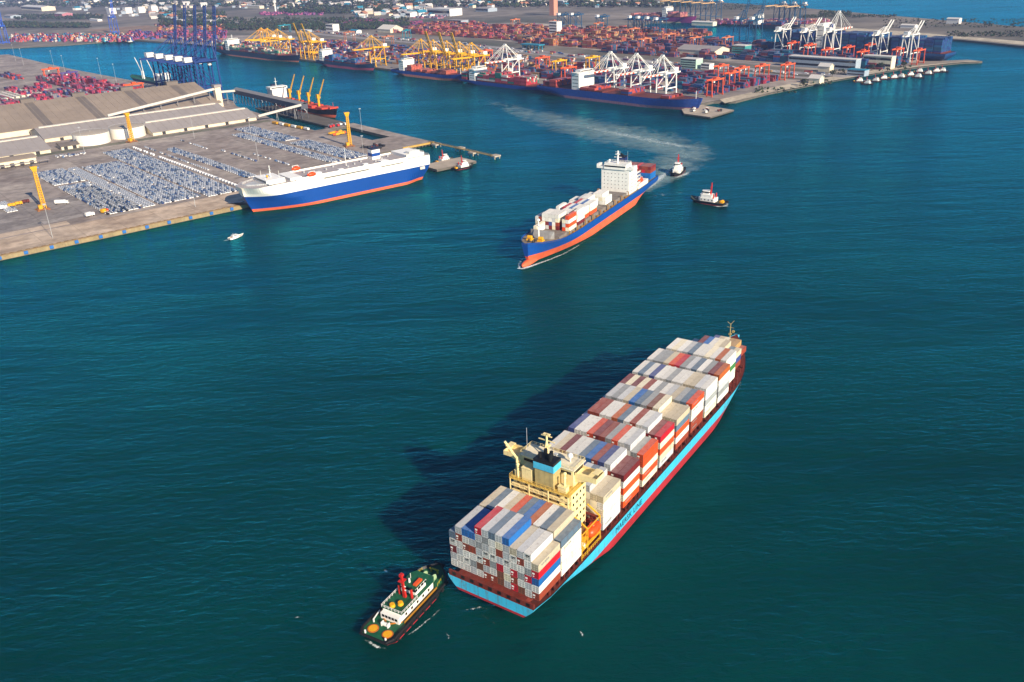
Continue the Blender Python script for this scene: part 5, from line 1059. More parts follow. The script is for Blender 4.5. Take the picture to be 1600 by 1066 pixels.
car_block(276, 280, 110, 190, fill=0.85)
car_block(308, 322, 86, 305)
car_block(328, 352, 88, 210); car_block(326, 350, 222, 338, fill=0.94)
car_block(34, 44, 128, 172, white=0.7); car_block(6, 14, 185, 215, white=0.8); car_block(96, 104, 290, 318, fill=0.6); car_block(130, 160, 330, 345, fill=0.35)
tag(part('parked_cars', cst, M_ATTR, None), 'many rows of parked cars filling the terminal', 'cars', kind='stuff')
# working vehicles
def truck(loc, rz, label, cab, body, L=9.0, Hb=2.6):
    c = root('truck', loc, rz, label, 'truck')
    m_ = MB(); m_.box(L / 2 - 2.2, L / 2, -1.2, 1.2, 0.6, 2.9); part('cab', m_, cab, c); m_ = MB(); m_.box(-L / 2, L / 2 - 2.5, -1.25, 1.25, 1.0, 1.0 + Hb); part('load_body', m_, body, c)
    m_ = MB(); m_.box(L / 2 - 0.02, L / 2 + 0.03, -1.0, 1.0, 1.8, 2.6); part('windscreen', m_, M_GLASS, c)
    for x in (-L / 2 + 1.2, L / 2 - 1.2):
        for sg in (-1, 1): m_ = MB(); m_.tube((x, sg * 1.0, 0.55), (x, sg * 1.3, 0.55), 0.55, 0.55, 10); part('wheel', m_, M_RUBBER, c)
    return c
truck(FA(78, 62, ZL), RA + 0.2, 'white truck standing on the bare quay apron', M_WHITE, M_WHITE, 7); truck(FA(90, 64, ZL), RA + 0.5, 'orange loader truck on the bare quay apron', M_ORNG, M_YEL, 6)
truck(FA(72, 122, ZL), RA - 0.6, 'white bus parked beside the car block', M_WHITE, M_WHITE, 11); truck(FA(30, 142, ZL), RA, 'white lorry near the yellow mast crane', M_WHITE, M_WHITE, 8); truck(FA(24, 146, ZL), RA, 'dark lorry left of the white one', M_BLACK, M_STEEL, 8)
for i in range(3): truck(FA(38 + i * 6, 146 + i * 2, ZL), RA + 0.1, ['yellow lorry, left one of the three by the mast crane', 'yellow lorry, middle one of the three by the mast crane', 'brown lorry, right one of the three by the mast crane'][i], [M_YEL, M_YEL, M_DECKR][i], [M_YEL, M_YEL, M_DECKR][i], 5.5, 2)
for i in range(6): truck(FA(372 - i * 1.5, 262 + i * 13, ZL), RA + rad(92), f'yellow trailer truck, {ORD[i]} of the line behind the shed', M_YEL, M_YEL if i % 2 else M_WHITE, 12, 2.2)
for i in range(8): truck(FA(378 + (i % 4) * 4.5, 205 + (i // 4) * 9 + R.uniform(-2, 2), ZL), RA + R.uniform(-0.5, 1.5), f'yellow machine, {ORD[i]} of the cluster by the inner dock', M_YEL, M_ORNG if i % 3 == 0 else M_YEL, 5.5, 1.8)
for i in range(5): truck(FA(398 + 5 * i, 252 + (i % 2) * 2.5, ZL), RA + rad(80), f'red and white truck, {ORD[i]} at the dock end', M_WHITE, M_REDP if i < 3 else M_WHITE, 7, 2.0)
for i in range(5): truck(FA(366 + 4 * i, 118 - (i % 3) * 6, ZL), RA + R.uniform(0, 3), f'dark trailer, {ORD[i]} of the group behind the carrier funnel', M_STEEL, M_DECKR if i % 2 else M_STEEL, 8, 1.2)

# ================================================================== bulk carrier at the grain jetty
SB = Frame(tuple(FA(444, 500))[:2], RA - rad(90)); 
sb = root('bulk_carrier', SB(0, 0, 0), SB.a, 'black bulk carrier with red deck and four yellow deck cranes behind the gallery', 'bulk carrier')
h, d, hbb = make_hull(182, 25, 9.0, 3.6, rake=6, over=10, sheer=3.0, tb=0.82, ts=0.18, tw=0.9, tw0=0.3, pd=2.6, pw=1.8, n=36, bul=0.6)
part('hull', h, [M_BLACK, M_ORB3], sb); part('deck', d, P('red_deck', 'b5402c', rough=0.7, var=0.25), sb)
m_ = MB(); m_.box(8, 24, -10.5, 10.5, 8.4, 22); ho = part('accommodation_block', m_, M_WHITE, sb); m_ = MB(); m_.box(10, 24, -12.4, 12.4, 22, 25); part('bridge', m_, M_WHITE, ho); m_ = MB(); m_.box(24, 24.1, -11, 11, 23, 24.2); part('bridge_windows', m_, M_GLASS, ho)
m_ = MB(); m_.tube((16, 0, 25), (16, 0, 36), 0.5, 0.3); m_.bar((16, -2.5, 31), (16, 2.5, 31), 0.3); part('radar_mast', m_, M_WHITE, ho); m_ = MB(); m_.box(3.5, 8, -2.5, 2.5, 8.4, 27); part('funnel', m_, P('navy_top', '1b2440'), sb)
for i in range(5): m_ = MB(); x = 34 + i * 27; m_.box(x, x + 17, -8.5, 8.5, 8.4, 11); m_.box(x + 0.5, x + 16.5, -0.3, 0.3, 11, 11.4); part('hatch_cover', m_, P('red_deck', 'b5402c'), sb)
for i in range(4):
    x = 55 + i * 27; m_ = MB(); m_.tube((x + 0.5, 0, 8.4), (x + 0.5, 0, 20), 1.5, 1.4, 10); m_.box(x - 1.8, x + 2.6, -2, 2, 20, 25); co = part('deck_crane', m_, M_YEL, sb)
    m_ = MB(); m_.bar((x + 2, 0, 21), (x + 12, 5, 44), 1.6, 1.5, 0, 0.9); part('jib', m_, P('jib_amber', 'cf9a2e'), co)
m_ = MB(); m_.box(172, 176, -6, 6, 11, 13); m_.tube((174, 0, 11), (174, 0, 19), 0.35, 0.25); part('forecastle_gear', m_, P('red_deck', 'b5402c'), sb)

# ================================================================== container terminal on the left
PINK = ['b0203c', 'c03050', '8c2850', 'b03a5a', '7a2a48', 'a82a30', '2a3c78', '8a8890', 'b85a70', '6a3a5a']
MIXC = ['8c3030', 'a04838', '2c4a86', '1e6a8c', '6a4a62', '9a3a46', 'b06a3a', 'c8c0b4', '5a6a80', '7a4a3a', '38507a', 'b08a5a', '8a5a66']
NAVY = ['1c3c74', '24508c', '1a6a86', '35507a', '6a3a56', '8a3a40', '5a5a72', '1c4a66']
WARM = ['b06040', 'a0543c', 'b87a48', '8a4a48', '7a4a5a', 'c09a6a', 'a8483c', '5a4a6a']
def yard(m_, sr, tr, pal, fill=0.85, hmax=4, ds=13.0, dt=2.75, rows=6, lane=8.0, patch=3):
    """blocks of stacked containers, s along the quay"""
    t = tr[0]
    while t + rows * dt < tr[1]:
        s = sr[0]; base = None
        while s < sr[1]:
            if R.random() < fill:
                hh = R.randint(1, hmax)
                for r in range(rows):
                    k = max(0, min(hmax, hh + R.choice((-1, 0, 0, 0, 1))))
                    if R.random() < 0.4 or base is None: base = R.choice(pal)
                    for z in range(k):
                        c = hx(base if R.random() < 0.55 else R.choice(pal)); v = R.uniform(0.55, 1.0)
                        yard_box(m_, lambda a, b: B(a, b), RB, tuple(min(1, x * v) for x in c), s, t + r * dt, ZL + 2.6 * z)
            s += ds if R.random() < 0.93 else ds * 1.9
        t += rows * dt + lane
ym = MB(); yard(ym, (600, 1090), (-440, -372), PINK, 0.92, 4, rows=5, lane=6); yard(ym, (680, 1000), (-520, -440), PINK, 0.5, 3); yard(ym, (800, 960), (-640, -530), PINK, 0.75, 1, rows=8, lane=4); yard(ym, (1130, 1260), (-560, -430), ['8c2a30', '4a2a50', 'b03a3a', '24508c'], 0.5, 3)
tag(part('container_yard', ym, M_YARD, None), 'crimson and purple container stacks behind the tan warehouse', 'containers', kind='stuff')
ym = MB()
for r_ in range(9):
    for k in range(7): yard_box(ym, lambda a, b: B(a, b), RB, tuple(x * R.uniform(0.85, 1.1) for x in hx('d8d0bc')), 905 - r_ * 3.2 + k * 13, -475 - r_ * 9, ZL); yard_box(ym, lambda a, b: B(a, b), RB, hx('cfc8b8'), 905 - r_ * 3.2 + k * 13, -477.6 - r_ * 9, ZL)
tag(part('reefer_rows', ym, M_YARD, None), 'rows of single cream containers left of the crimson stacks', 'containers', kind='stuff')
blue_cr = None
for i, (s, upa) in enumerate(((588, 82), (618, 78), (650, 80), (684, 82), (718, 80))):
    lab = ['dark blue quay crane with raised boom, nearest of the row behind the tan warehouse', 'dark blue quay crane with raised boom, second of the near row', 'dark blue quay crane with raised boom, third of the near row', 'dark blue quay crane with raised boom, fourth of the near row', 'dark blue quay crane with raised boom, last of the near row'][i]
    if blue_cr is None: blue_cr = sts_crane('quay_crane', B(s, -340, ZL), RB + math.pi, lab, M_BLUEC, up=True, H=40, G=24, out=54, back=16, apex=18, group='dark blue quay cranes on the near side'); blue_cr.scale = (1.35,) * 3
    else: clone(blue_cr, B(s, -340, ZL), RB + math.pi, lab)
for s, t, lab, mt in ((1052, -436, 'orange yard gantry over the crimson stacks', M_ORNG), (700, -430, 'orange yard gantry near the tan warehouse ridge', M_ORNG), (1200, -520, 'dark blue yard gantry at the left frame edge', M_BLUEC), (960, -436, 'purple yard gantry over the crimson stacks', P('purple_paint', '4a3a7a'))): rtg(B(s, t, ZL), RB, lab, mt)
SG = Frame(tuple(B(870, -321))[:2], RB + math.pi)
sg_ = root('general_cargo_ship', SG(-60, 0, 0), SG.a, 'white housed cargo ship with white derricks at the left quay', 'cargo ship')
h, d, hg = make_hull(150, 22, 6.0, 2.0, rake=6, over=8, sheer=3.0, tb=0.8, ts=0.18, tw=0.9, tw0=0.3, n=30, bul=0.6); part('hull', h, [P('navy_hull', '1c3350', rough=0.5), M_BOOT], sg_); part('deck', d, M_DECKG, sg_)
m_ = MB(); m_.box(6, 22, -9, 9, 5.4, 17); m_.box(9, 21, -10.8, 10.8, 17, 20); m_.tube((15, 0, 20), (15, 0, 27), 0.5, 0.3); ho = part('accommodation_block', m_, M_WHITE, sg_); m_ = MB(); m_.box(21, 21.1, -9, 9, 18, 19.2); part('bridge_windows', m_, M_GLASS, ho)
for i, x in enumerate((46, 52, 96, 102)): m_ = MB(); m_.tube((x, 0, 5.4), (x, 0, 18), 1.3, 1.1, 8); m_.bar((x, 0, 18), (x + (9 if i % 2 else -9), 4, 40), 1.3, 1.2, 0, 0.7); part('derrick', m_, M_WHITE, sg_)
bd = root('port_office', B(1668, -372, ZL), RB, 'cream gabled building at the left frame edge by the basin', 'building'); m_ = MB(); m_.box(-22, 22, -18, 18, 0, 16); part('walls', m_, M_WALLC, bd); m_ = MB(); m_.gable(-22, 22, -18, 18, 16, 26, 0, 1.5, 0.5, 'y'); part('roof', m_, P('terracotta_roof', 'b0785a', rough=0.8), bd)
for i in range(8): light_mast(B(760 + i * 125, -356 - (i % 2) * 20, ZL), f'thin light mast on the left basin quay, {ORD[i]} from the blue cranes', 34)

# ================================================================== far terminal: ships
def far_ship(s_bow, t_c, L, Bm, label, hullm, boot, zd, zb, house_x, house_h, pal, stacks, name='container_ship', rz=RB, house=True, hmax=4, deckm=None):
    """moored container ship, bow towards the tip of the quay; stacks = list of (x0, x1, mean tiers)"""
    p = B(s_bow + L, t_c); fr = Frame((p.x, p.y), rz)
    if rz != RB: p = B(s_bow, t_c); fr = Frame((p.x, p.y), rz)
    c = root(name, fr(0, 0, 0), rz, label, 'container ship')
    h, d, hf = make_hull(L, Bm, zd, zb, rake=7, over=12, sheer=3.0, tb=0.78, ts=0.18, tw=0.94, tw0=0.3, n=28, bul=0.6); part('hull', h, [hullm, boot], c); part('deck', d, deckm or M_DECKR, c)
    if house:
        m_ = MB(); w = Bm * 0.42; m_.box(house_x, house_x + 13, -w, w, zd - 0.7, house_h); m_.box(house_x + 2, house_x + 12, -Bm / 2, Bm / 2, house_h, house_h + 0.5); m_.box(house_x + 4, house_x + 13.4, -w * 0.8, w * 0.8, house_h + 0.5, house_h + 3.4); ho = part('accommodation_block', m_, M_WHITE, c)
        m_ = MB(); m_.box(house_x + 13.4, house_x + 13.5, -w * 0.75, w * 0.75, house_h + 1.4, house_h + 2.6); part('bridge_windows', m_, M_GLASS, ho)
        for k in range(4):
            m_ = MB(); z = zd + 3 + k * (house_h - zd - 3) / 4
            m_.box(house_x + 1.5, house_x + 11.5, -w - 0.05, w + 0.05, z, z + 0.7); part('window_row', m_, M_GLASS, ho)
        m_ = MB(); m_.tube((house_x + 9, 0, house_h + 3.4), (house_x + 9, 0, house_h + 11), 0.5, 0.3); m_.bar((house_x + 9, -2.5, house_h + 8), (house_x + 9, 2.5, house_h + 8), 0.3); part('radar_mast', m_, M_WHITE, ho)
        m_ = MB(); m_.box(house_x - 5, house_x - 0.3, -3, 3, zd - 0.7, house_h + 2.5); part('funnel', m_, M_BLUEC, c)
    m_ = MB(); m_.tube((L - 9, 0, zd + 1), (L - 9, 0, zd + 11), 0.4, 0.25); part('foremast', m_, M_WHITE, c)
    ym = MB()
    for x0, x1, mean in stacks:
        x = x0
        while x + 12.5 <= x1:
            w = min(Bm / 2 - 1.5, hf(x + 12, zd) - 1.2); n = int(2 * w / 2.5); hh = max(0, mean + R.choice((-1, 0, 0, 1)))
            for i in range(n):
                k = max(0, hh + R.choice((-1, 0, 0, 0, 0)))
                for z in range(k):
                    cc = hx(R.choice(pal)); v = R.uniform(0.85, 1.15); yard_box(ym, fr, rz, tuple(min(1, q * v) for q in cc), x + 6.2, -(n - 1) * 1.25 + i * 2.5, zd + 1.4 + z * 2.6)
            m_ = MB(); m_.box(x, x + 12.3, -w, w, zd - 0.7, zd + 1.35); part('hatch_coaming', m_, deckm or M_DECKR, c)
            x += 13.4
    if ym.f: tag(part('deck_containers', ym, M_YARD, None), 'containers carried by the ' + label[:40].rsplit(' ', 1)[0], 'containers', kind='stuff')
    return c
M_NAVYH = P('navy_hull', '1c3350', rough=0.5); M_DKHULL = P('blue_black_hull', '16263c', rough=0.5); M_MIDBL = P('strong_blue_hull', '123c84', rough=0.45); M_ROSE = P('rose_bottom', 'a8465a', rough=0.6); M_SALM = P('salmon_bottom', 'c2705a', rough=0.6); M_PURP = P('magenta_hull', '7a2a68', rough=0.5)
GRN = ['2f6a50', '8a4a44', 'c8c0b0', '7a3a3c', '2f7a60', '4a5a7a', 'b0a890', '9a5a48']
far_ship(905, -17, 330, 32, 'dark hulled container ship, leftmost along the yellow crane quay', M_DKHULL, M_SALM, 11, 2.6, 52, 30, GRN, [(8, 44, 4), (72, 285, 3)])
far_ship(662, -13, 172, 26, 'navy container ship with rose bottom, second from the left quay end', M_NAVYH, M_ROSE, 9.5, 4.0, 10, 26, NAVY, [(30, 62, 4), (62, 130, 2)])
far_ship(420, -15, 176, 27, 'blue ship with few containers and white house, third from left', M_MIDBL, M_SALM, 8.5, 3.6, 22, 24, ['a8503c', 'b86048', '9a4a40'], [(44, 60, 3), (68, 98, 2), (106, 150, 2)])
far_ship(232, -17, 182, 30, 'dark blue ship laden with red containers, fourth along the quay', M_MIDBL, M_NAVYH, 6.0, 1.2, 22, 22, ['a02c34', 'b03a40', '8a2a34', 'b8b0a8', '1c6a5a', 'a84048'], [(4, 18, 4), (40, 156, 4)])
far_ship(-30, -27, 262, 36, 'long blue ship nearly empty with red deck, nearest on the far quay', P('cobalt_hull', '1a3f86', rough=0.45), P('mauve_bottom', '8a6070', rough=0.6), 12, 3.2, 64, 33, ['a84038', 'b04a3a', '8a3030', '2a3c70'], [(10, 40, 2), (80, 130, 1), (150, 164, 2), (212, 226, 1)])

# ================================================================== far terminal: quay cranes
yd = sts_crane('quay_crane', B(1085, 5, ZL), RB, 'yellow quay crane, left of the lowered pair at the far left ship', M_YEL, group='yellow quay cranes'); clone(yd, B(1060, 5, ZL), RB, 'yellow quay crane, right of the lowered pair at the far left ship')
clone(yd, B(1020, 5, ZL), RB, 'yellow quay crane beside the lowered pair, nearer the raised booms')
yu = sts_crane('quay_crane', B(930, 5, ZL), RB, 'yellow quay crane with raised boom, left of the slim raised pair', M_YEL, up=True, up_ang=72, group='yellow quay cranes'); clone(yu, B(900, 5, ZL), RB, 'yellow quay crane with raised boom, right of the slim raised pair')
clone(yd, B(693, 5, ZL), RB, 'yellow quay crane with lowered boom over the navy ship bow'); clone(yd, B(552, 5, ZL), RB, 'yellow quay crane with lowered boom over the white house of third ship')
clone(yu, B(520, 5, ZL), RB, 'yellow quay crane with thick raised boom, left of the middle group'); clone(yu, B(486, 5, ZL), RB, 'yellow quay crane with raised boom, middle of the group'); clone(yu, B(455, 5, ZL), RB, 'yellow quay crane with raised boom, right of the middle group')
clone(yd, B(425, 5, ZL), RB, 'yellow quay crane with lowered boom just left of the lone white crane')
wd = sts_crane('quay_crane', B(348, 5, ZL), RB, 'lone white quay crane with red striped boom among the yellow ones', M_WHITE, stripe=True, H=31, apex=22, group='white quay cranes with striped booms')
for s, lab in ((142, 'left one of three white cranes at the empty blue ship'), (98, 'middle one of three white cranes at the empty blue ship'), (56, 'right one of three white cranes at the empty blue ship')): clone(wd, B(s, 5, ZL), RB, lab)

# ================================================================== far terminal: container yards and gantries
ym = MB(); yard(ym, (20, 330), (58, 225), NAVY + ['8a2a44', 'a03048'], 0.86, 4); yard(ym, (335, 620), (50, 225), MIXC, 0.86, 4); yard(ym, (625, 1220), (50, 215), MIXC + ['2c4a86', '6a4a7a'], 0.82, 4); yard(ym, (1240, 1760), (70, 130), ['8a3a56', 'a0484a', '6a3a66', 'b86a4a', '3a4a7a', 'c8c0b4'], 0.8, 3)
tag(part('container_yard', ym, M_YARD, None), 'mixed container stacks behind the far quay cranes', 'containers', kind='stuff')
ym = MB(); yard(ym, (-48, 230), (392, 498), NAVY, 0.9, 5); yard(ym, (236, 470), (370, 590), ['2c3c70', '6a3a56', '8a4a48', '3a5a7a', 'a05a48'], 0.88, 5); yard(ym, (475, 760), (410, 740), WARM, 0.88, 5); yard(ym, (765, 1300), (450, 700), WARM + ['a83a4a', 'b05a5a'], 0.82, 5); yard(ym, (1310, 1700), (560, 700), ['8a3a6a', 'a04a6a', '7a4a7a'], 0.6, 2)
tag(part('container_yard', ym, M_YARD, None), 'orange and navy container stacks on the rear yard before the second basin', 'containers', kind='stuff')
def at_px(u, v): p = W(u, v, ZL); return p
def rtgs(lst, mt, colour, where):
    for i, (u, v) in enumerate(lst): rtg(at_px(u, v), RB + rad(0), f'{colour} yard gantry crane, {ORD[i]} from the left {where}', mt, f'{colour} yard gantries {where}')
M_ORR = P('orange_red_paint', 'dc5a30', rough=0.5)
rtgs([(1108, 152), (1135, 140), (1118, 128), (1150, 132), (1182, 128), (1222, 126)], M_ORR, 'orange', 'in the blue stacks')
rtgs([(866, 118), (918, 112)], M_YEL, 'yellow', 'behind the white cranes')
rtgs([(880, 130), (840, 112), (752, 100)], M_ORR, 'red', 'behind the yellow cranes')
rtgs([(1232, 88), (1258, 92), (1285, 100), (1318, 96), (1352, 92), (1395, 100), (1428, 102), (1340, 104)], M_ORR, 'coral', 'near the huge ship')
rtgs([(1040, 72), (1080, 78), (1130, 78), (985, 62), (930, 52), (860, 48), (800, 45), (1000, 80)], P('dull_orange', 'c07048', rough=0.6), 'dull orange', 'on the rear yard')
rtgs([(405, 62), (540, 66), (600, 74)], P('rust_gantry', 'a86a4a', rough=0.6), 'rusty', 'at the left yard')
tg = rtg(at_px(438, 52), RB, 'teal rail gantry crane standing on the green verge', M_TEAL, None, 30, 18); clone(tg, at_px(632, 62), RB + 0.5, 'teal rail gantry crane beside the cream arched hall')

# ================================================================== huge ship and the right-hand cranes, second basin
far_ship(-92, 540, 322, 44, 'huge dark blue container ship at the right end, stern towards the sea', P('deep_cyan_hull', '14406e', rough=0.45), M_NAVYH, 14, 2.0, 205, 48, ['16386a', '1c4478', '1a5a80', '123060', '2a3c78', '1c4a66'], [(8, 90, 8), (92, 204, 8), (222, 300, 8)], rz=RB + math.pi)
wr = sts_crane('quay_crane', B(176, 512, ZL), RB + math.pi, 'white crane with raised arm, leftmost at the huge blue ship', M_WHITE, up=True, up_ang=40, H=40, G=24, out=28, apex=8, group='white cranes at the huge ship')
for s, lab in ((128, 'white crane with raised arm, second at the huge blue ship'), (4, 'white crane with raised arm, fourth at the huge blue ship'), (-44, 'white crane with raised arm, rightmost at the huge blue ship')): clone(wr, B(s, 512, ZL), RB + math.pi, lab)
sts_crane('quay_crane', B(84, 512, ZL), RB + math.pi, 'white crane with tall apex and striped boom at the huge blue ship', M_WHITE, stripe=True, H=42, G=24, out=46, apex=28)
far_ship(700, 985, 205, 34, 'magenta hulled container ship across the second basin', M_PURP, M_PURP, 13, 1.5, 110, 34, ['b06a60', 'c08070', '9a5a6a'], [(8, 104, 2), (128, 180, 4)], rz=RB)
far_ship(388, 938, 128, 28, 'small dark ship beneath the cranes across the second basin', M_DKHULL, M_DKHULL, 7, 1.2, 14, 26, NAVY, [(34, 100, 2)])
bb = None
for i, (u, v) in enumerate(((668 + 217, 46), (668 + 237, 46), (945, 50), (995, 52), (1008, 53), (1022, 54), (1036, 56))):
    lab = f'steel blue crane with white house, {ORD[i]} from left on the rear basin quay'
    if bb is None: bb = sts_crane('quay_crane', at_px(u, v), RB + math.pi, lab, M_DKBL, H=34, out=14, apex=4, back=10, group='steel blue cranes at the second basin')
    else: clone(bb, at_px(u, v), RB + math.pi, lab)
b2 = sts_crane('quay_crane', at_px(1160, 66), RB + math.pi, 'tall blue crane with raised boom before the second basin, left of two', M_DKBL, up=True, up_ang=68, H=44, out=60, apex=14); clone(b2, at_px(1184, 67), RB + math.pi, 'tall blue crane with raised boom before the second basin, right of two')
b3 = sts_crane('quay_crane', at_px(1212, 41), RB, 'blue crane with tan boom over the small dark ship, left', M_DKBL, boom=P('tan_boom', 'c8a070'), H=46, out=50, apex=20)
clone(b3, at_px(1228, 42), RB, 'blue crane with tan boom over the small dark ship, middle'); clone(b3, at_px(1244, 43), RB, 'blue crane with tan boom over the small dark ship, right')
for i, u in enumerate((1050, 1066, 1082, 1098, 1114)): clone(b3, at_px(u, 29 + i * 1.4), RB, f'blue crane with tan boom over the magenta ship, {ORD[i]} from left')
bl = sts_crane('quay_crane', at_px(10, 68), RB + rad(90), 'bright blue crane at the left frame edge across the basin', P('bright_blue_crane', '1c50b4'), up=True, H=44, out=50, apex=14); clone(bl, at_px(182, 52), RB + rad(90), 'slim blue crane behind the far basin shore')
ym = MB()
def yardw(u0, v0, u1, v1, n, pal, hm=3):
    for _ in range(n):
        f_ = R.random(); g = R.random(); p = W(u0 + (u1 - u0) * f_, v0 + (v1 - v0) * g, ZL); k0 = R.choice(pal)
        for r_ in range(R.randint(2, 5)):
            for z in range(R.randint(1, hm)):
                c = hx(k0 if R.random() < 0.7 else R.choice(pal)); q = p + FB.y * (2.6 * r_)
                yard_box(ym, lambda a, b, q=q: q, RB, c, 0, 0, ZL + 2.6 * z)
yardw(15, 66, 205, 57, 260, ['a8404a', 'b85a4a', '8a3a56', 'c8c0b4', '2a4a8a', '2a8a9a', '7a3a66', 'd08a5a'], 4); yardw(200, 62, 350, 50, 170, ['8a3a66', 'a84a5a', '3a4a8a', '6a3a66'], 3); yardw(1120, 34, 1290, 38, 150, ['8a4a6a', 'a85a5a', '5a4a7a', 'c8a08a'], 3); yardw(405, 24, 500, 20, 90, ['9a4a7a', 'a85a7a', '7a4a7a'], 2); yardw(640, 30, 700, 24, 30, ['9a5a6a', '8a8a9a'], 2); yardw(240, 47, 350, 40, 60, WARM, 2)
tag(part('container_yard', ym, M_YARD, None), 'distant container stacks around the rear basins', 'containers', kind='stuff')
# moored small craft along the shore
craft = None
for i, (u, v) in enumerate(((1332, 128), (1345, 131), (1358, 127), (1370, 124), (1386, 123), (1398, 121), (1412, 119), (1424, 121), (1426, 113), (1440, 116), (1452, 113), (1462, 112))):
    p = W(u, v); lab = f'white workboat moored by the shore road, {ORD[i]} from the left'
    if craft is None: craft = white_tug((p.x, p.y, 0), RB + 0.5, lab, 'workboats moored by the shore road', 'workboat'); craft.scale = (0.6,) * 3
    else: clone(craft, (p.x, p.y, 0), RB + 0.5 + R.uniform(-0.5, 0.5), lab, 'workboats moored by the shore road')

# ================================================================== far buildings
def building(u, v, ls, lt, hgt, label, wall, roof, rz=RB, pitched=0.0, rows=0, name='building'):
    p = W(u, v, ZL); c = root(name, (p.x, p.y, ZL), rz, label, 'building'); a, b = ls / 2, lt / 2
    m_ = MB(); m_.box(-a, a, -b, b, 0, hgt)
    if pitched:
        for x in (-a, a): q = [(x, -b, hgt), (x, b, hgt), (x, 0, hgt + pitched)]; m_.poly(q if x > 0 else q[::-1])
    w_ = part('walls', m_, wall, c); m_ = MB()
    if pitched: m_.gable(-a, a, -b, b, hgt, hgt + pitched, 0, 0.8, 0.4)
    else: m_.box(-a - 0.4, a + 0.4, -b - 0.4, b + 0.4, hgt, hgt + 0.7)
    part('roof', m_, roof, c)
    for k in range(rows):
        z = hgt * (k + 0.4) / rows; m_ = MB(); m_.box(-a + 1, a - 1, -b - 0.06, -b, z, z + hgt / rows * 0.4); part('window_row', m_, M_GLASS, w_); m_ = MB(); m_.box(-a - 0.06, -a, -b + 1, b - 1, z, z + hgt / rows * 0.4); part('window_row', m_, M_GLASS, w_)
    return c
M_ROOFB = P('teal_sheet_roof', '2a7f96', rough=0.6, var=0.15); M_ROOFW = P('pale_sheet_roof', 'c9c4bc', rough=0.7, var=0.12); M_ROOFGN = P('green_sheet_roof', '2e7a70', rough=0.6); M_WALLG = P('blue_grey_wall', '9aa6b0', rough=0.7); M_WALLW = P('white_wall', 'dedad2', rough=0.7, var=0.1)
cnp = root('toll_canopy', W(832, 78, ZL), RB, 'teal canopy on columns over the port gate', 'canopy'); m_ = MB(); m_.box(-26, 26, -8, 8, 9, 11); part('canopy_roof', m_, M_ROOFB, cnp)
pm3 = MB(); pm3.box(-0.8, 0.8, -0.8, 0.8, 0, 9); pm3 = pm3.mesh('column', M_ROOFB)
for i in range(5):
    for y in (-5, 5): link('column', pm3, cnp, (-22 + 11 * i, y, 0))
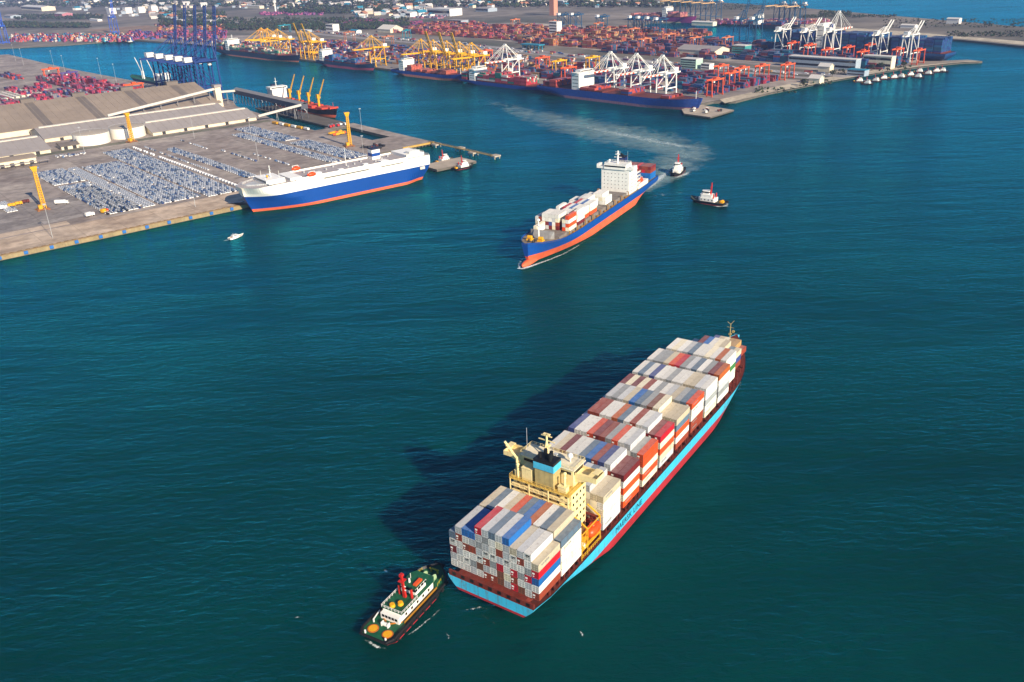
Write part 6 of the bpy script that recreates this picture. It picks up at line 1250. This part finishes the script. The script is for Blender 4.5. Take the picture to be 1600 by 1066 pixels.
for a in ((868, 56, 24, 16, 30, 'white and blue office tower behind the port road', M_WALLW, M_ROOFW, 5, 0), (885, 62, 60, 18, 7, 'long low green roofed office beside the office tower', M_WALLG, M_ROOFGN, 2, 3), (935, 68, 40, 14, 6, 'small teal roofed office by the highway', M_WALLG, M_ROOFB, 1, 3),
          (1098, 86, 80, 46, 10, 'large grey roofed shed with cream gable on the rear yard', M_WALLC, M_ROOFG, 0, 6), (1158, 86, 26, 20, 16, 'teal striped office block beside the grey shed', P('teal_wall', '3a8a8a'), M_ROOFW, 4, 0), (1286, 106, 110, 16, 15, 'long grey framed shed near the coral gantries', M_WALLG, M_ROOFW, 2, 0), (1372, 106, 44, 14, 17, 'cream and grey tall store at the shed end', M_WALLC, M_ROOFW, 2, 0),
          (1290, 112, 18, 12, 8, 'small cream house below the long grey shed', M_WALLC, M_ROOFW, 0, 4), (1275, 130, 16, 12, 7, 'small cream gabled house on the shore road', M_WALLC, M_ROOFW, 0, 4), (1340, 118, 26, 14, 8, 'small blue and white office on the shore', M_WALLG, M_ROOFB, 2, 0), (1080, 106, 30, 18, 14, 'pale green glazed office behind the white cranes', P('pale_green_wall', 'a8c4b4'), M_ROOFW, 4, 0), (1105, 108, 16, 12, 8, 'white annex right of the green office', M_WALLW, M_ROOFW, 2, 0),
          (610, 50, 56, 40, 8, 'cream arched hall on the green verge', M_WALLC, M_SKYL, 0, 9), (520, 48, 34, 20, 16, 'white pump house on the green verge', M_WALLW, M_ROOFW, 2, 0), (556, 52, 30, 16, 7, 'low white house near the teal gantry', M_WALLW, M_ROOFB, 1, 2), (478, 50, 40, 14, 5, 'flat white roof left of the pump house', M_WALLG, M_ROOFW, 0, 0),
          (695, 24, 110, 50, 20, 'big white factory hall near the top', M_WALLW, M_ROOFW, 1, 0), (640, 26, 60, 40, 12, 'pale factory left of the big white hall', M_WALLW, M_ROOFW, 1, 3), (715, 40, 60, 26, 14, 'blue grey plant building behind the highway', M_WALLG, M_ROOFG, 2, 0), (735, 52, 40, 16, 6, 'teal roofed shed by the highway bend', M_WALLG, M_ROOFGN, 0, 2),
          (60, 16, 300, 60, 16, 'very long pale warehouse at the top left', M_WALLC, M_ROOFW, 1, 5), (100, 26, 90, 40, 12, 'pink walled warehouse at the top left', P('rose_wall', 'b0707a'), M_ROOFW, 0, 4), (20, 28, 90, 40, 9, 'grey roofed depot at the left frame edge', M_WALLG, M_ROOFG, 0, 4), (150, 33, 80, 16, 6, 'row of low white sheds before the brown field', M_WALLW, M_ROOFW, 0, 2),
          (175, 22, 34, 26, 22, 'white tank house, first of the row at top left', M_WALLW, M_ROOFW, 0, 0), (200, 21, 34, 26, 22, 'white tank house, second of the row at top left', M_WALLW, M_ROOFW, 0, 0), (220, 20, 34, 26, 22, 'white tank house, third of the row at top left', M_WALLW, M_ROOFW, 0, 0), (240, 19, 34, 26, 22, 'white tank house, fourth of the row at top left', M_WALLW, M_ROOFW, 0, 0),
          (310, 28, 130, 24, 6, 'long pale flat roof behind the blue cranes', M_WALLW, M_ROOFW, 0, 0), (330, 38, 46, 24, 12, 'white store right of the blue crane booms', M_WALLW, M_ROOFW, 1, 0), (285, 36, 50, 24, 10, 'white store left of the blue crane booms', M_WALLW, M_ROOFW, 1, 0), (395, 13, 150, 20, 10, 'long grey hall behind the tree belt', M_WALLC, M_ROOFW, 0, 0),
          (760, 18, 60, 40, 10, 'grey factory right of the white hall', M_WALLG, M_ROOFG, 1, 3), (1100, 40, 60, 16, 8, 'low quay shed behind the magenta ship', M_WALLC, M_ROOFW, 0, 2), (1420, 44, 30, 14, 6, 'lone white hut on the outer land', M_WALLW, M_ROOFW, 0, 2), (1490, 37, 26, 14, 10, 'white hut with mast on the outer land', M_WALLW, M_ROOFW, 0, 2)):
    building(*a[:8], pitched=a[9], rows=a[8])
ch = root('chimney_tower', W(865, 24, ZL), RB, 'tall pinkish tower block rising at the top edge', 'tower'); m_ = MB(); m_.box(-9, 9, -8, 8, 0, 62); part('shaft', m_, P('salmon_render', 'c88a70'), ch); m_ = MB(); m_.box(-10, 10, -9, 9, 62, 64); part('cap', m_, M_ROOFW, ch)
wtw = root('water_tower', W(431, 20, ZL), RB, 'slender white water tower above the tree belt', 'tower'); m_ = MB(); m_.tube((0, 0, 0), (0, 0, 34), 3.2, 2.6, 12); part('shaft', m_, M_WALLW, wtw); m_ = MB(); m_.tube((0, 0, 34), (0, 0, 42), 6, 6.5, 12); part('tank', m_, M_WALLW, wtw)
# scattered town houses far behind
hm_ = [MB(), MB()]
for k, m_ in enumerate(hm_): m_.box(-7, 7, -5, 5, 0, 5)
WN = ['white', 'cream', 'bluish grey']; RN = ['pale', 'terracotta', 'grey', 'teal']
def house(loc, rz, sc, mt, rf, zn):
    c = root('house', loc, rz, f'small {WN[mt]} house with {RN[rf]} roof {zn}', 'house', 'houses of the far town'); c.scale = (sc, sc, sc * R.uniform(0.8, 1.4))
    link('walls', HW[mt], c); link('roof', HR[rf], c)
HW, HR = [], []
for mt in (M_WALLW, M_WALLC, M_WALLG): m_ = MB(); m_.box(-9, 9, -6, 6, 0, 6); HW.append(m_.mesh('house_walls', mt))
for mt in (M_ROOFW, P('terracotta_roof', 'b0785a'), M_ROOFG, M_ROOFB): m_ = MB(); m_.gable(-9, 9, -6, 6, 6, 9, 0, 0.8, 0.4); HR.append(m_.mesh('house_roof', mt))
zones = [(250, 2, 760, 14, 90, 'along the top edge'), (540, 12, 680, 30, 50, 'left of the big white factory'), (0, 2, 260, 7, 36, 'in the top left corner'), (240, 22, 350, 36, 30, 'behind the dark blue cranes'), (700, 4, 1040, 12, 44, 'beside the pinkish tower'), (120, 8, 260, 30, 36, 'around the white tank houses')]
for u0, v0, u1, v1, n, zn in zones:
    for _ in range(n): p = W(R.uniform(u0, u1), R.uniform(v0, v1), ZL - 0.1); house(p, R.uniform(0, 3.1), R.uniform(0.6, 1.7), R.choice((0, 1, 2, 2)), R.choice((0, 0, 1, 2, 2, 3)), zn)
# traffic on the port roads
rt = MB(); keep = cst; cst_v = rt
def road_cars(pts, n, label):
    global cst
    cst = MB()
    for _ in range(n):
        f_ = R.random() * (len(pts) - 1); i = int(f_); a, b = pts[i], pts[i + 1]; g = f_ - i
        p = B(a[0] + (b[0] - a[0]) * g, a[1] + (b[1] - a[1]) * g + R.uniform(-7, 7), ZL); rz = RB + R.uniform(-0.05, 0.05)
        if R.random() < 0.5: yard_box(cst, lambda x, y, p=p: p, rz, hx(R.choice(MIXC + ['e0dcd4'] * 4)), 0, 0, ZL + 0.8, R.choice((6, 12)))
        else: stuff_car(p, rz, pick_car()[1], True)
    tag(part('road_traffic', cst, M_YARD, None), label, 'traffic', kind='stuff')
road_cars([(-30, 282), (500, 290), (1000, 335), (1500, 372)], 150, 'parked lorries and cars between the port roads'); road_cars([(-40, 300), (500, 311), (1500, 405)], 60, 'traffic along the wide port highway')

# ================================================================== trees
def clump(m_, p, r, col):
    m_.col = tuple(min(1, c * R.uniform(0.7, 1.3)) for c in col); k = len(m_.v)
    pts = [(0, 0, 1), (1, 0, 0), (0, 1, 0), (-1, 0, 0), (0, -1, 0), (0, 0, -0.5)]
    for x, y, z in pts: q = r * R.uniform(0.65, 1.3); m_.v.append((p[0] + x * q + R.uniform(-.2, .2) * r, p[1] + y * q + R.uniform(-.2, .2) * r, p[2] + z * q))
    for i in range(4): a, b = 1 + i, 1 + (i + 1) % 4; m_.face((k, k + a, k + b)); m_.face((k + 5, k + b, k + a))
    m_.col = None
GREENS = [hx('2c3628'), hx('343d2c'), hx('283028'), hx('3e4434')]
def belt(label, poly_px, n, rmin=2.5, rmax=6.0):
    m_ = MB()
    for _ in range(n):
        (u0, v0, u1, v1) = R.choice(poly_px); f_ = R.random(); u = u0 + (u1 - u0) * f_; v = R.uniform(v0, v1)
        p = W(u, v, ZL); r = R.uniform(rmin, rmax); g = R.choice(GREENS)
        for _k in range(2): clump(m_, (p.x + R.uniform(-r, r), p.y + R.uniform(-r, r), ZL + r * R.uniform(0.5, 1.1)), r * R.uniform(0.6, 1), g)
    tag(part('tree_belt', m_, M_FOL, None), label, 'trees', kind='stuff')
belt('dark tree belt behind the far left basin', [(25, 24, 160, 31), (60, 38, 140, 44), (0, 36, 60, 44)], 1500)
belt('dark tree belt behind the yellow cranes', [(340, 30, 640, 44), (350, 40, 560, 48), (560, 38, 640, 46)], 2400)
belt('scattered trees of the far town', [(0, 0, 260, 12), (250, 2, 700, 12), (440, 10, 620, 22), (250, 20, 350, 42), (700, 4, 1080, 12)], 3200, 3, 9)
belt('dark scrub on the outer land', [(1250, 24, 1400, 28), (1380, 30, 1600, 44), (1480, 50, 1600, 58), (1100, 6, 1260, 16), (1280, 18, 1330, 24)], 1300, 1, 2.6)
belt('shrubs along the shore road', [(1180, 146, 1250, 138), (1250, 136, 1300, 126), (1340, 112, 1420, 104), (1300, 116, 1330, 110)], 120, 1, 2.4)
belt('trees round the port offices', [(860, 60, 905, 66), (905, 64, 960, 72), (720, 44, 760, 48), (820, 72, 850, 78)], 160, 2, 4)
def tree(loc, label, r=4.5, h=6.0):
    c = root('tree', loc, 0, label, 'tree'); m_ = MB(); m_.tube((0, 0, 0), (0, 0, h), 0.45, 0.25, 6)
    for k in range(4): a = k * 1.6; m_.tube((0, 0, h * 0.6), (math.cos(a) * r * 0.5, math.sin(a) * r * 0.5, h), 0.2, 0.1, 5)
    part('trunk', m_, M_BROWN, c); m_ = MB()
    for _ in range(60):
        a, b, q = R.uniform(0, 6.28), R.uniform(-1, 1), R.uniform(0.4, 1) * r; clump(m_, (math.cos(a) * q * math.sqrt(1 - b * b), math.sin(a) * q * math.sqrt(1 - b * b), h + b * q * 0.7), r * 0.24, R.choice(GREENS))
    part('crown', m_, M_FOL, c)
for i, (u, v, lab) in enumerate(((1412, 106, 'dark round tree beside the blue stacks near the workboats'), (1362, 110, 'green tree at the end of the long grey shed'), (1376, 108, 'green tree right of the tall cream store'), (1255, 134, 'small tree on the shore road bend'), (1300, 120, 'tree behind the small cream shore house'))): tree(W(u, v, ZL), lab)

# ================================================================== marks on containers and last details
lg = MB(); lg.tube((0, 0, 0), (0, 0.012, 0), 0.42, 0.42, 14); lg.box(0.5, 1.0, 0, 0.012, -0.28, -0.12); lg.box(-1.0, -0.5, 0, 0.012, 0.1, 0.26)
LOGO_D = MB()
for y, z, w, hh in ((-0.55, 1.95, 0.22, 0.5), (-0.15, 2.0, 0.3, 0.4), (0.3, 1.95, 0.26, 0.5), (0.05, 1.5, 0.7, 0.12)): LOGO_D.box(-6.19, -6.17, y - w / 2, y + w / 2, z - hh / 2, z + hh / 2)
LOGO_D = LOGO_D.mesh('carrier_mark', M_BLACK)
LABEL_D = MB(); LABEL_D.box(-6.19, -6.17, 0.15, 0.95, 1.3, 1.9); LABEL_D.box(-6.19, -6.17, 0.3, 0.8, 0.55, 0.85); LABEL_D = LABEL_D.mesh('white_label', M_WHITE)
SIDE_D = MB()
for k in range(5): SIDE_D.box(-4.4 + k * 0.9, -3.8 + k * 0.9, -1.245, -1.225, 1.3, 1.9)
SIDE_D = SIDE_D.mesh('side_lettering', M_GREY)
for o in [o for o in bpy.data.objects if o.name.startswith('shipping_container') and o.get('group') == 'containers stacked on the light blue ship']:
    lb = o['label']
    if 'sternmost' in lb and lb.startswith(('cream', 'white', 'beige')) and R.random() < 0.16: link('carrier_mark', LOGO_D, o)
    elif lb.startswith(('maroon', 'brick', 'crimson', 'orange')) and R.random() < 0.75: link('white_label', LABEL_D, o)
    if 'thirteenth' in lb and R.random() < 0.4: link('side_lettering', SIDE_D, o)
# faint foam and broken water along the big ship
pp = [S1(x, y, 0) for x, y in ((-2, 6), (-6, 2), (-7, -4), (-3, -10), (8, -15), (22, -17.4))]
foam('broken water under the big ship stern', [(p.x, p.y, w, s) for p, w, s in zip(pp, (0.8, 1.6, 2.0, 1.6, 1.0, 0.5), (0.2, 0.5, 0.55, 0.5, 0.4, 0.2))], F_LACE, next(zf))
pp = [S1(x, y, 0) for x, y in ((198, -1.5), (190, -7.2), (178, -12), (165, -15.6))]
foam('small bow ripple of the big ship', [(p.x, p.y, 0.8, s) for p, s in zip(pp, (0.9, 0.9, 0.6, 0.3))], F_WHITE, next(zf))
# corner jetty clutter
for i in range(7): truck(B(-20 - 6 * i, -28 - (i % 3) * 9, ZL - 0.8), RB + R.uniform(0, 3), f'small vehicle on the corner jetty, {ORD[i]} from the quay', M_WHITE if i % 2 else M_STEEL, M_WHITE if i % 3 else M_DECKR, 5.5, 1.4)
